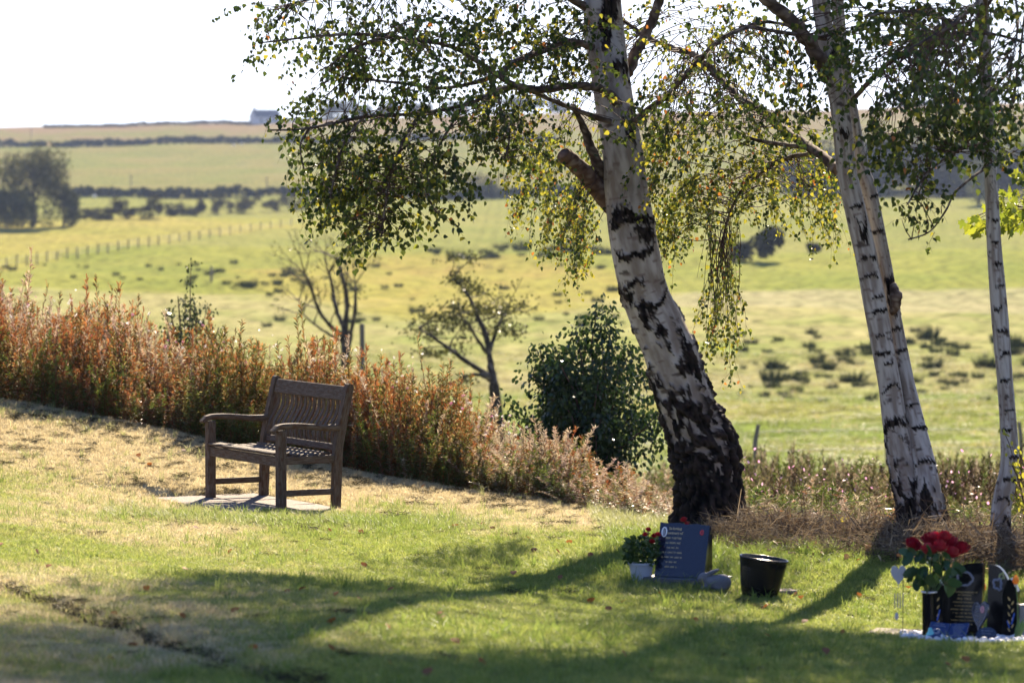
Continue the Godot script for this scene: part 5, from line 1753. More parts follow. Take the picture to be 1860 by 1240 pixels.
	for k in kinds.size():
		var e: Array[Transform3D] = []
		at.append(e); tint.append(PackedColorArray())
	for k in 7600:
		var d := rr(28.0, 58.0)
		var px := rr(1180, 2350)
		var x := (px - 930.0) / F * d
		if d < edge(x) + 0.8: continue
		var row := n1.get_noise_2d(x * 9.0, d * 4.0)
		var h := rr(0.2, 0.5) * (1.0 + 0.7 * row)
		if d > 40.0 and d < 50.0: h = rr(0.6, 1.15) * (1.0 + 0.8 * row)
		elif d >= 50.0: h = rr(0.7, 1.35) * (1.0 + 0.4 * row)
		if px < 1330.0: h *= 0.8
		var i := rng.randi() % 8
		if d > 41.0 and d < 50.0 and px > 1370 and rng.randf() < 0.6: i = [5, 5, 1, 5, 7, 1][rng.randi() % 6]
		if d < 40.0: i = [2, 3, 4, 6, 2, 0][rng.randi() % 6]
		at[i].append(Transform3D(Basis(Vector3.UP, rr(0, TAU)).scaled(Vector3(1.25, h, 1.25)), Vector3(x, gh(x, d) - 0.03, -d)))
		var v := rr(0.6, 1.2)
		tint[i].append(Color(v, v * rr(0.9, 1.05), v * rr(0.85, 1.1)))
	var mass := base("rough_herbage", Vector3.ZERO, "tangle of balsam, bramble and dead stems beyond the lawn on the right", "undergrowth")
	mass.set_meta("kind", "stuff")
	for k in kinds.size(): many("stalks", kinds[k], M.herb, at[k], tint[k], mass)
	var fl: Array[Transform3D] = []
	var fc := PackedColorArray()
	for k in 240:
		var d := rr(30, 50)
		var px := rr(1330, 1870)
		var x := (px - 930.0) / F * d
		fl.append(Transform3D(Basis.from_euler(Vector3(rr(0, 6), rr(0, 6), 0)).scaled(Vector3.ONE * rr(0.02, 0.04)), Vector3(x, gh(x, d) + rr(0.3, 0.75), -d)))
		fc.append(Color(0.55, 0.22, 0.42).lerp(Color(0.6, 0.4, 0.5), rng.randf()))
	tag(many("balsam_flowers", leaf_mesh("oval"), M.herb, fl, fc), "pink balsam flowers dotted through the rough growth", "flowers")
	# long grass over the near pasture, thinning with distance
	kinds = []
	for k in 4: kinds.append(tuft(16, 0.14, 0.16, 0.008, 0.5))
	at = []; tint = []
	for k in 4:
		var e: Array[Transform3D] = []
		at.append(e); tint.append(PackedColorArray())
	for k in 60000:
		var d := 52.0 * pow(4.2, rng.randf())
		var x := rr(-0.2, 0.24) * d
		var i := rng.randi() % 4
		var c := field_colour(x, maxf(d, 76.0)) * rr(0.75, 1.25)
		if rng.randf() < 0.15: c = c.lerp(Color(0.4, 0.34, 0.18), 0.7)
		var s := rr(0.5, 1.3) * (0.8 + d / 160.0)
		at[i].append(Transform3D(Basis(Vector3.UP, rr(0, TAU)).scaled(Vector3(s, s * rr(0.5, 1.0) * (0.7 + 0.6 * n1.get_noise_2d(x * 6.0, d * 6.0)), s)), Vector3(x, gh(x, d) - 0.03, -d)))
		tint[i].append(c)
	mass = base("pasture_grass", Vector3.ZERO, "rough pasture grass in the valley below the lawn", "grass")
	mass.set_meta("kind", "stuff")
	for k in 4: many("tufts", kinds[k], M.grass, at[k], tint[k], mass)
	# dead growth on the mound between the birches
	var twm := MB.new()
	for k in 60:
		var a := Vector3(rng.randfn() * 0.6, absf(rng.randfn()) * 0.35, rng.randfn() * 0.6)
		var b := a + Vector3(rng.randfn(), rng.randfn() * 0.7, rng.randfn()) * 0.6
		var s := Vector3(rng.randfn(), rng.randfn(), rng.randfn()).normalized() * 0.034
		var v := rr(0.4, 1.5)
		twm.quad(a - s, b - s * 0.4, b + s * 0.4, a + s, Color(v, v, v))
	var ma: Array[Transform3D] = []
	var mc := PackedColorArray()
	for k in 2200:
		var px := rr(1345, 2150)
		var d := lerpf(25.3, 23.0, (px - 1345.0) / 515.0) + rng.randfn() * 0.3
		var x := (px - 930.0) / F * d
		var s := rr(0.04, 0.1) * (1.6 if rng.randf() < 0.15 else 1.0)
		ma.append(Transform3D(Basis(Vector3.UP, rr(0, TAU)).scaled(Vector3(s, s * rr(0.5, 1.3), s)), Vector3(x, gh(x, d) + 0.01 + rr(0, 0.05), -d)))
		mc.append(Color(0.36, 0.28, 0.18).lerp(Color(0.07, 0.045, 0.03), pow(rng.randf(), 0.6)))
	for k in 180:     # a heap of cut stems right of the thick birch
		var x := 1.62 + rng.randfn() * 0.22
		var d := 24.9 + rng.randfn() * 0.3
		var s := rr(0.05, 0.1)
		ma.append(Transform3D(Basis(Vector3.UP, rr(0, TAU)).scaled(Vector3(s, s, s)), Vector3(x, gh(x, d) + absf(rng.randfn()) * 0.05, -d)))
		mc.append(Color(0.24, 0.19, 0.12).lerp(Color(0.08, 0.055, 0.04), rng.randf()))
	var la: Array[Transform3D] = []
	var lc := PackedColorArray()
	for k in 1500:
		var px := rr(1330, 1900)
		var d := lerpf(25.3, 23.0, (px - 1345.0) / 515.0) + rng.randfn() * 0.5
		var x := (px - 930.0) / F * d
		la.append(Transform3D(Basis.from_euler(Vector3(rr(-2.2, 0.4), rr(0, TAU), rr(-0.6, 0.6))).scaled(Vector3.ONE * rr(0.025, 0.06)), Vector3(x, gh(x, d) + rr(0.01, 0.06), -d)))
		lc.append(Color(0.35, 0.22, 0.11).lerp(Color(0.12, 0.07, 0.045), rng.randf()) if rng.randf() < 0.8 else Color(0.5, 0.42, 0.3))
	tag(many("leaf_litter", leaf_mesh("birch"), M.dead, la, lc), "brown leaf litter on the mound between the birches", "leaf litter")
	tag(many("brash", twm.mesh(), M.dead, ma, mc), "dry brown brash and dead stems on the mound between the birches", "brash")
	# dead fern fronds and yellow seedlings on the mound
	for q in [[1412, 975, 25.0, 0.2, 0], [1610, 985, 24.8, 0.16, 0], [1528, 980, 24.9, 0.14, 1], [1512, 985, 24.8, 0.1, 1]]:
		var p := G(q[0], q[2])
		var fern: bool = q[4] == 0
		var o := base("dead_fern" if fern else "seedling", p, ["curled brown fern by the heap right of the thick birch", "thin rust-coloured fern left of the double birch", "yellow-leaved seedling on the mound between the birches", "low yellow seedling beside the taller one on the mound"][[1412, 1610, 1528, 1512].find(q[0])], "fern" if fern else "seedling")
		var fm := MB.new()
		for s in 7:
			var a := rr(0, TAU)
			var e := Vector3(cos(a) * 0.06, q[3] * rr(0.6, 1.1), sin(a) * 0.06)
			var pts := PackedVector3Array()
			var rad := PackedFloat32Array()
			for k in 6:
				var u := k / 5.0
				pts.append(e * u + Vector3(cos(a), 0, sin(a)) * 0.04 * u * u)
				rad.append(0.0022)
			fm.tube(pts, rad, 4, Color(0.24, 0.11, 0.05), Color(-1, 0, 0), false)
			for k in 14:
				var u := rr(0.3, 1.0)
				var b := e * u
				var c := b + Vector3(rng.randfn(), rng.randfn() * 0.5, rng.randfn()) * 0.022
				var g := Vector3(rng.randfn(), rng.randfn(), rng.randfn()).normalized() * (0.004 if fern else 0.011)
				fm.tri(b, c - g, c + g, Color(0.36, 0.16, 0.06) if fern else Color(0.45, 0.38, 0.05))
		put("fronds" if fern else "leaves", fm.mesh(), M.herb, o)
	# maple bough and yellow bramble at the right edge
	var mp := base("maple_sapling", G(1885, 24.6), "bright yellow-green maple sapling partly behind the slender birch", "tree")
	var ml := Leaves.new()
	mb = MB.new()
	var foot := mp.position
	var fork := P(1880, 380, 24.6) - foot
	mb.tube(PackedVector3Array([Vector3(0.1, -0.1, 0), Vector3(0.12, 1.0, 0), fork, P(1876, 220, 24.6) - foot]), PackedFloat32Array([0.018, 0.014, 0.01, 0.005]), 6, M.twig_tint)
	var pl := PackedVector2Array([Vector2(1745, 400), Vector2(1790, 380), Vector2(1850, 310), Vector2(1920, 310), Vector2(1900, 400), Vector2(1850, 415), Vector2(1820, 420), Vector2(1770, 425)])
	var cnt := 0
	for k in 4000:
		if cnt >= 150: break
		var q := Vector2(rr(1740, 1920), rr(305, 430))
		if not inside(pl, q): continue
		cnt += 1
		var p := P(q.x, q.y, rr(24.3, 25.0)) - foot
		if cnt % 9 == 0: mb.tube(PackedVector3Array([fork, fork.lerp(p, 0.5) + Vector3(0, 0.06, 0), p]), PackedFloat32Array([0.004, 0.003, 0.0015]), 4, M.twig_tint, Color(-1, 0, 0), false)
		add_leaf(ml, p, (p - fork).normalized(), rr(0.05, 0.085), 0.0)
		ml.tint[ml.tint.size() - 1] = Color(0.15, 0.21, 0.02).lerp(Color(0.3, 0.32, 0.03), rng.randf())
	put("stem", mb.mesh(), M.twig, mp)
	many("crown", leaf_mesh("maple"), M.leaf, ml.at, ml.tint, mp)
	var bb := base("bramble", G(1862, 23.3), "yellow-leaved bramble sprig beside the slender birch", "bramble")
	ml = Leaves.new(); mb = MB.new()
	foot = bb.position
	for s in 5:
		var e := P(rr(1815, 1870), rr(780, 930), 23.2 + rr(-0.1, 0.1)) - foot
		var pts := PackedVector3Array()
		var rad := PackedFloat32Array()
		for k in 8:
			var u := k / 7.0
			pts.append(Vector3(rr(-0.01, 0.01), 0, 0).lerp(e, u) + Vector3(0.05 * sin(u * PI), 0.02 * sin(u * 9.0), 0))
			rad.append(0.0026)
			if k > 2:
				for j in 4:
					add_leaf(ml, pts[k] + Vector3(rng.randfn(), rng.randfn(), rng.randfn()) * 0.02, Vector3.RIGHT, rr(0.025, 0.04), 0.0)
					ml.tint[ml.tint.size() - 1] = Color(0.26, 0.28, 0.03).lerp(Color(0.42, 0.36, 0.04), rng.randf())
		mb.tube(pts, rad, 4, M.twig_tint, Color(-1, 0, 0), false)
	put("stems", mb.mesh(), M.twig, bb)
	many("foliage", oval, M.leaf, ml.at, ml.tint, bb)
# ---------------------------------------------------------------- the valley and the far hillside
func clump_mesh(w: float, h: float, dep: float, count: int, size: float, c0: Color, c1: Color, lobes: int) -> ArrayMesh:
	# a leafy mass seen from far away: small tilted faces spread through uneven lobes
	var mb := MB.new()
	var ctr: Array[Vector3] = []
	var rad := PackedFloat32Array()
	for k in lobes:
		ctr.append(Vector3(rr(-0.36, 0.36) * w, h * rr(0.16, 0.7), rr(-0.36, 0.36) * dep))
		rad.append(rr(0.18, 0.34))
	for k in count:
		var l := rng.randi() % lobes
		var o := Vector3(rng.randfn(), rng.randfn(), rng.randfn()).normalized() * pow(rng.randf(), 0.4)
		var p := ctr[l] + o * Vector3(w, h, dep) * rad[l]
		if p.y < 0.0: p.y = rr(0.0, 0.2) * h
		var u := Vector3(rng.randfn(), rng.randfn(), rng.randfn()).normalized() * size * rr(0.5, 1.2)
		var v := u.cross(Vector3(rng.randfn(), rng.randfn(), rng.randfn())).normalized() * size * rr(0.4, 0.9)
		mb.quad(p - u, p + v, p + u, p - v, c0.lerp(c1, rng.randf()))
	return mb.mesh()

func far_tree(called: String, label: String, at: Vector3, w: float, h: float, c0: Color, c1: Color, count: int, group: String, bare := 0.25, size := 0.0) -> void:
	var o := base(called, at, label, "tree", group)
	var tm := MB.new()
	tm.tube(PackedVector3Array([Vector3(0, -0.5, 0), Vector3(0.1, h * 0.3, 0), Vector3(0, h * 0.7, 0)]), PackedFloat32Array([0.03 * h, 0.022 * h, 0.006 * h]), 7, M.bough_tint)
	for k in 9:
		var a := rr(0, TAU)
		var y := h * rr(0.2, 0.55)
		var e := Vector3(cos(a) * w * rr(0.2, 0.42), y + h * rr(0.15, 0.35), sin(a) * w * 0.35)
		tm.tube(PackedVector3Array([Vector3(0.05, y, 0), Vector3(e.x * 0.5, lerpf(y, e.y, 0.65), e.z * 0.5), e]), PackedFloat32Array([0.012 * h, 0.008 * h, 0.003 * h]), 5, M.bough_tint)
	put("trunk", tm.mesh(), M.twig, o)
	var c := put("crown", clump_mesh(w, h * (1.0 - bare * 0.5), w * 0.9, count, size if size > 0.0 else 0.035 * h, c0, c1, 11), M.far_leaf, o)
	c.position.y = h * bare * 0.7

func hedge(label: String, a: Vector2, b: Vector2, h: float, thick: float, c0: Color, c1: Color, gap := Vector2(2, 2)) -> void:
	# from one ground point (x, d) to another
	var mb := MB.new()
	var length := a.distance_to(b)
	var n := int(length / (h * 0.022))
	var o := base("hedge", Vector3(a.x, gh(a.x, a.y), -a.y), label, "hedge", "hedges across the far fields")
	var foot := o.position
	for k in n:
		var t := rng.randf()
		if t > gap.x and t < gap.y: continue
		var q := a.lerp(b, t)
		var hh := h * (0.8 + 0.5 * n1.get_noise_1d(t * length * 3.0) + 0.2 * n2.get_noise_1d(t * length * 9.0))
		var p := Vector3(q.x, gh(q.x, q.y), -q.y) + Vector3(rr(-0.3, 0.3), hh * pow(rng.randf(), 0.7), rr(-0.5, 0.5) * thick) - foot
		var u := Vector3(rng.randfn(), rng.randfn() * 0.7, rng.randfn()).normalized() * h * rr(0.22, 0.4)
		var v := u.cross(Vector3(rng.randfn(), rng.randfn(), rng.randfn())).normalized() * h * rr(0.15, 0.35)
		mb.quad(p - u, p + v, p + u, p - v, c0.lerp(c1, rng.randf()))
	put("foliage", mb.mesh(), M.far_leaf, o)

func ground_at(px: float, py: float) -> Vector2:
	# where the sight line through a pixel meets the land beyond the lawn: (x, d)
	var d := 60.0
	while d < 1660.0:
		var p := P(px, py, d)
		if p.y < gh(p.x, -p.z): break
		d *= 1.004
	return Vector2((px - 930.0) / F * d, d)

func on_ground(px: float, py: float) -> Vector3:
	var q := ground_at(px, py)
	return Vector3(q.x, gh(q.x, q.y), -q.y)

func post_fence(label: String, spots: Array, h: float, thick: float, rails: Array, rail_r: float, called := "post_fence") -> void:
	var foot: Vector3 = spots[0]
	var o := base(called, foot, label, "fence")
	for p in spots:
		var mb := MB.new()
		var hh := h * rr(0.9, 1.12)
		mb.tube(PackedVector3Array([Vector3(0, -0.2, 0), Vector3(rr(-0.03, 0.03), hh * 0.6, 0), Vector3(rr(-0.05, 0.05), hh, 0)]), PackedFloat32Array([thick, thick, thick * 0.9]), 7, Color.WHITE)
		put("post", mb.mesh(), M.post, o).position = p - foot
	for y in rails:
		for k in spots.size() - 1:
			var mb := MB.new()
			mb.tube(PackedVector3Array([spots[k] - foot + Vector3(0, y, 0.02), spots[k + 1] - foot + Vector3(0, y, 0.02)]), PackedFloat32Array([rail_r, rail_r]), 4, Color.WHITE)
			put("wire", mb.mesh(), M.wire, o)

func build_far() -> void:
	rng.seed = 4242
	var dk := Color(0.018, 0.024, 0.012)
	var dk2 := Color(0.045, 0.052, 0.024)
	# hedges
	var a := ground_at(-120, 262)
	var b := ground_at(1010, 262)
	hedge("long dark hedge high on the far hillside, with a gap at the left", Vector2(a.x, 1345), Vector2(b.x, 1345), 2.5, 2.0, dk, dk2, Vector2(0.2345, 0.243))
	a = ground_at(110, 357); b = ground_at(1060, 352)
	hedge("lower dark hedge along the foot of the far hillside", a, b, 2.4, 2.0, dk, dk2)
	a = ground_at(90, 228); b = ground_at(680, 222)
	hedge("dark field wall along the skyline below the far house", Vector2(a.x, 1640), Vector2(b.x, 1652), 1.6, 1.2, Color(0.05, 0.05, 0.03), Color(0.08, 0.07, 0.05))
	# hedgerow shrubs and the big tree at the left
	var k := 0
	for q in [[165, 400, 60, 22], [215, 398, 34, 42], [250, 398, 38, 26], [282, 396, 40, 44], [318, 394, 30, 26], [345, 392, 40, 22], [362, 392, 20, 34], [400, 390, 26, 38], [428, 388, 34, 38], [458, 386, 36, 34], [490, 385, 30, 24], [520, 383, 34, 34], [190, 400, 40, 26], [560, 381, 34, 26], [610, 379, 50, 30]]:
		var p := on_ground(q[0], q[1])
		var s := -p.z / F
		var o := base("hedgerow_bush", p, ["low grey-brown", "tall dark"][1 if q[3] > 30 else 0] + " hedgerow bush, " + {165: "nearest the big tree", 190: "second from the big tree", 215: "third from the big tree", 250: "fourth from the big tree", 282: "fifth from the big tree", 318: "sixth from the big tree", 345: "seventh from the big tree", 362: "eighth from the big tree", 400: "ninth from the big tree", 428: "tenth from the big tree", 458: "eleventh from the big tree", 490: "twelfth from the big tree", 520: "first behind the birch leaves", 560: "second behind the birch leaves", 610: "third behind the birch leaves"}[q[0]], "bush", "bushes of the broken hedgerow, " + ("tall" if q[3] > 30 else "low"))
		put("foliage", clump_mesh(q[2] * s * 1.3, q[3] * s * 1.1, q[2] * s * 0.7, 700, 0.22, Color(0.028, 0.026, 0.016), Color(0.07, 0.062, 0.032), 6), M.far_leaf, o)
		k += 1
	var p := on_ground(60, 412)
	var s := -p.z / F
	far_tree("broadleaf_tree", "large spreading tree with open crown at the left edge of the valley", p, 150 * s, 162 * s, Color(0.045, 0.05, 0.022), Color(0.1, 0.09, 0.035), 6000, "", 0.3, 0.24)
	for q in [[40, 414, 95, 90, "rounded grey-green tree at the foot of the large spreading tree"], [115, 411, 62, 95, "upright tree on the right flank of the large spreading tree"], [10, 413, 60, 75, "bushy tree cut by the left edge below the large spreading tree"]]:
		p = on_ground(q[0], q[1]); s = -p.z / F
		far_tree("broadleaf_tree", q[4], p, q[2] * s, q[3] * s, Color(0.035, 0.042, 0.02), Color(0.085, 0.09, 0.038), 2600, "", 0.0, 0.24)
	# dark bushes out in the fields
	for q in [[1375, 474, 88, 62, "dark round bush in the pasture beyond the hanging birch bough"], [878, 362, 95, 56, "dark blue-green bush at the near end of the lower hedge"], [1480, 458, 22, 14, "tiny dark bush right of the round bush in the pasture"]]:
		p = on_ground(q[0], q[1]); s = -p.z / F
		var o := base("field_bush", p, q[4], "bush")
		put("foliage", clump_mesh(q[2] * s, q[3] * s * 1.1, q[2] * s * 0.8, 900, 0.4, dk, Color(0.05, 0.05, 0.025), 8), M.far_leaf, o)
	# woodland on the right
	var wd := MB.new()
	var foot := Vector3(90, gh(90, 905), -905)
	for j in 95:
		var px := rr(1440, 2050)
		var d := rr(900, 960)
		var x := (px - 930.0) / F * d
		var h := rr(11, 17) * (1.0 if px > 1500 else 0.7)
		var w := rr(8, 13)
		var c := clump_mesh(w, h, w, 420, 0.6, Color(0.022, 0.024, 0.016).lerp(Color(0.06, 0.035, 0.03), rr(0, 0.5)), Color(0.05, 0.05, 0.028), 7)
		var ar := c.surface_get_arrays(0)
		var off := Vector3(x, gh(x, d), -d) - foot
		var v0 := wd.v.size()
		for q in ar[Mesh.ARRAY_VERTEX].size():
			wd.vert(ar[Mesh.ARRAY_VERTEX][q] + off, ar[Mesh.ARRAY_NORMAL][q], ar[Mesh.ARRAY_COLOR][q])
		for q in ar[Mesh.ARRAY_INDEX]: wd.i.append(v0 + q)
	var wood := put("woodland", wd.mesh(), M.far_leaf)
	wood.position = foot
	tag(wood, "dark band of woodland along the foot of the hill on the right", "woodland", "", "stuff")
	# pale willow before the wood
	p = on_ground(1778, 372); s = -p.z / F
	far_tree("pale_willow", "pale grey-green tree standing before the dark woodland", p, 60 * s, 105 * s, Color(0.12, 0.13, 0.07), Color(0.2, 0.2, 0.11), 1500, "", 0.05, 0.35)
	# trees on the skyline
	var i := 0
	for q in [[600, 42, 40], [628, 50, 44], [660, 38, 40], [700, 34, 46], [760, 30, 50], [830, 34, 46], [890, 42, 50], [930, 40, 46], [968, 34, 44], [1010, 30, 46], [1650, 14, 40], [1690, 18, 44], [1730, 16, 40], [1765, 14, 36]]:
		var x: float = (q[0] - 930.0) / F * 1655.0
		p = Vector3(x, gh(x, 1655.0) - 0.3, -1655)
		s = 1655.0 / F
		far_tree("skyline_tree", ["first", "second", "third", "fourth", "fifth", "sixth", "seventh", "eighth", "ninth", "tenth"][i] + " hazy skyline tree counting right from the farmhouse" if q[0] < 1100 else ["leftmost", "second", "third", "rightmost"][i - 10] + " of the low hazy trees on the right-hand skyline", p, q[2] * s, q[1] * s, Color(0.03, 0.035, 0.022), Color(0.06, 0.06, 0.035), 420, "trees on the skyline, " + ("centre" if q[0] < 1100 else "right"), 0.08, 0.8)
		i += 1
	# the house
	var hx := (482.0 - 930.0) / F * 1648.0
	var h := base("farmhouse", Vector3(hx, gh(hx, 1648.0) - 0.3, -1648.0), "white gabled farmhouse with slate roof alone on the skyline", "house", "", 0.5)
	var W := 11.5
	var DP := 7.0
	var H := 3.2
	var mb := MB.new()
	for z in [-1.0, 1.0]:
		mb.quad(Vector3(-W / 2, 0, z * DP / 2), Vector3(-W / 2, H, z * DP / 2), Vector3(W / 2, H, z * DP / 2), Vector3(W / 2, 0, z * DP / 2), Color.WHITE)
	for x in [-1.0, 1.0]:
		mb.quad(Vector3(x * W / 2, 0, -DP / 2), Vector3(x * W / 2, H, -DP / 2), Vector3(x * W / 2, H, DP / 2), Vector3(x * W / 2, 0, DP / 2), Color.WHITE)
		mb.tri(Vector3(x * W / 2, H, -DP / 2), Vector3(x * W / 2, H + 3.0, 0), Vector3(x * W / 2, H, DP / 2), Color.WHITE)
	put("wall", mb.mesh(), M.white_wall, h)
	var rf := Node3D.new()
	rf.name = "roof"
	h.add_child(rf)
	for z in [-1.0, 1.0]:
		mb = MB.new()
		mb.box(Vector3(W + 0.6, 0.15, 4.95), Transform3D(Basis(Vector3.RIGHT, z * 0.709), Vector3(0, H + 1.42, z * 1.85)), Color.WHITE, 0.02)
		put("roof_slope", mb.mesh(), M.slate, rf)
	mb = MB.new()
	mb.box(Vector3(0.9, 1.6, 0.7), Transform3D(Basis(), Vector3(-W / 2 + 0.6, H + 3.4, 0)), Color.WHITE, 0.03)
	put("chimney", mb.mesh(), M.slate, rf)
	for x in [-3.6, -0.2, 3.4]:
		mb = MB.new()
		mb.box(Vector3(1.0, 1.3 if x != -0.2 else 2.1, 0.1), Transform3D(Basis(), Vector3(x, 1.6 if x != -0.2 else 1.1, DP / 2 + 0.02)), Color.WHITE, 0.01)
		put("window" if x != -0.2 else "door", mb.mesh(), M.dark_glass, h)
	# poles
	for q in [[57, 250, 20, "wooden pole beside the gap in the far hedge at the left"], [238, 337, 18, "wooden pole above the lower hedge, left of centre"], [485, 341, 20, "wooden pole above the lower hedge near the birch foliage"], [325, 226, 34, "thin pole on the skyline left of the farmhouse"]]:
		var g := on_ground(q[0], q[1])
		var o := base("utility_pole", g, q[3], "pole", "poles across the far fields")
		mb = MB.new()
		var hh: float = q[2] * -g.z / F
		mb.tube(PackedVector3Array([Vector3(0, -0.3, 0), Vector3(0, hh, 0)]), PackedFloat32Array([0.16, 0.12]), 7, Color.WHITE)
		put("post", mb.mesh(), M.post, o)
		mb = MB.new()
		mb.box(Vector3(1.1, 0.12, 0.1), Transform3D(Basis(), Vector3(0, hh - 0.25, 0)), Color.WHITE, 0.01)
		put("cross_arm", mb.mesh(), M.post, o)
	# sheep
	for q in [[172, 360, "white sheep grazing at the left below the lower hedge"], [208, 357, "white sheep just right of the leftmost grazing one"], [222, 356, "white sheep farthest right of the three below the hedge"], [425, 266, "white sheep below the upper hedge near the farmhouse"], [440, 265, "second white sheep below the upper hedge"], [976, 372, "pale sheep in the pasture beside the birch trunk"]]:
		var g := on_ground(q[0], q[1])
		var o := base("sheep", g, q[2], "sheep", "sheep on the far pasture", rr(-0.5, 0.5))
		var grazing: float = rr(0.0, 0.35)
		put("fleece", field_mesh(Vector3(-0.75, -0.02, -0.35), Vector3(0.75, 0.98, 0.35), 0.055, func(v: Vector3): return sheep(v, grazing), Color.WHITE), M.fleece, o)
	# the post fence across the left fields
	var spots := []
	for q in 33:
		var t := q / 32.0
		var px := lerpf(-8.0, 590.0, pow(t, 1.0) * 0.99)
		var py := 490.0 - 0.162 * px + 0.00002 * px * px
		spots.append(on_ground(px, py))
	post_fence("line of wooden fence posts running up the left-hand fields", spots, 1.25, 0.085, [0.45, 0.95], 0.022)
	spots = []
	for q in [[1375, 850], [1615, 842], [1857, 838], [2090, 832]]: spots.append(on_ground(q[0], q[1] + 6))
	post_fence("wire fence with weathered posts beyond the rough growth on the right", spots, 0.95, 0.05, [0.4, 0.8], 0.006, "wire_fence")
	for q in [[383, 512, 9, 28, "lone stub post standing by the dark bushes in the left pasture"], [657, 640, 9, 44, "leaning broken post right of the bare hawthorn"]]:
		var d := 470.0 if q[0] < 400 else 88.0
		var g := on_ground(q[0], q[1]) if q[0] < 400 else G(q[0], d)
		var hh: float = q[3] * -g.z / F if q[0] < 400 else 3.15
		mb = MB.new()
		mb.tube(PackedVector3Array([Vector3(0, -0.2, 0), Vector3(0.02, hh * 0.5, 0), Vector3(0.0, hh, 0)]), PackedFloat32Array([0.07, 0.065, 0.06]) if q[0] > 400 else PackedFloat32Array([0.13, 0.12, 0.1]), 7, Color.WHITE)
		var o := put("fence_post", mb.mesh(), M.post)
		o.position = g
		tag(o, q[4], "post")
	# rush tussocks and low bushes dotted over the wet pasture
	var meshes := []
	for q in 5:
		var tm := MB.new()
		for c in 110:
			var an := rr(0, TAU)
			var r := 0.5 * sqrt(rng.randf())
			var v := Vector3(cos(an) * r, 0, sin(an) * r)
			var e := v * rr(1.2, 2.0) + Vector3(0, rr(0.35, 1.0), 0)
			var sd := Vector3(rng.randfn(), 0, rng.randfn()).normalized() * 0.035
			var tt := rr(0.6, 1.4)
			tm.tri(v - sd, e, v + sd, Color(0.024, 0.034, 0.013) * tt)
		meshes.append(tm.mesh())
	var list := []
	for q in 118: list.append([rr(1330, 1890), rr(600, 730), rr(12, 40), 0])
	for q in 22: list.append([rr(1395, 1890), 655 + rr(-40, 40), rr(20, 42), 0])
	for q in 62: list.append([rr(420, 1130), rr(478, 610), rr(10, 30), 1])
	for q in 26: list.append([rr(740, 1110), 458 + rr(-6, 14), rr(16, 34), 1])
	for q in 16: list.append([rr(340, 560), 525 - 0.19 * rr(0, 150), rr(16, 36), 1])
	for q in 16: list.append([rr(0, 360), rr(478, 520), rr(8, 16), 2])
	for q in list:
		var g := on_ground(q[0], q[1])
		var sc: float = q[2] * -g.z / F * (0.62 if rng.randf() < 0.7 else 0.95)
		var o := put("rush_tussock", meshes[rng.randi() % 5], M.rush)
		o.transform = Transform3D(Basis(Vector3.UP, rr(0, TAU)).scaled(Vector3(sc, sc * rr(0.55, 0.9), sc)), g + Vector3(0, -0.05, 0))
		var where: String = ["in the wet pasture " + ("left of the double birch" if q[0] < 1590 else "between the two right-hand birches" if q[0] < 1800 else "right of the slender birch") + (", far rows" if q[1] < 640 else ", middle rows" if q[1] < 685 else ", near rows"), "in the yellow bog grass " + ("left of the bare hawthorn" if q[0] < 600 else "between the hawthorns" if q[0] < 860 else "right of the leafy hawthorn") + (", far edge" if q[1] < 490 else ", near part"), "by the post fence on the left"][q[3]]
		tag(o, "dark rush tussock " + where, "tussock", "tussocks " + where)

func sheep(p: Vector3, g: float) -> float:
	var d := ell(p, Vector3(0, 0.58, 0), Vector3(0.46, 0.28, 0.24))
	d = smin(d, ell(p, Vector3(-0.5, 0.72 - g, 0), Vector3(0.17, 0.11, 0.1)), 0.12)
	for x in [-0.3, 0.3]:
		for z in [-0.11, 0.11]: d = minf(d, ell(p, Vector3(x, 0.2, z), Vector3(0.06, 0.28, 0.06)))
	return d
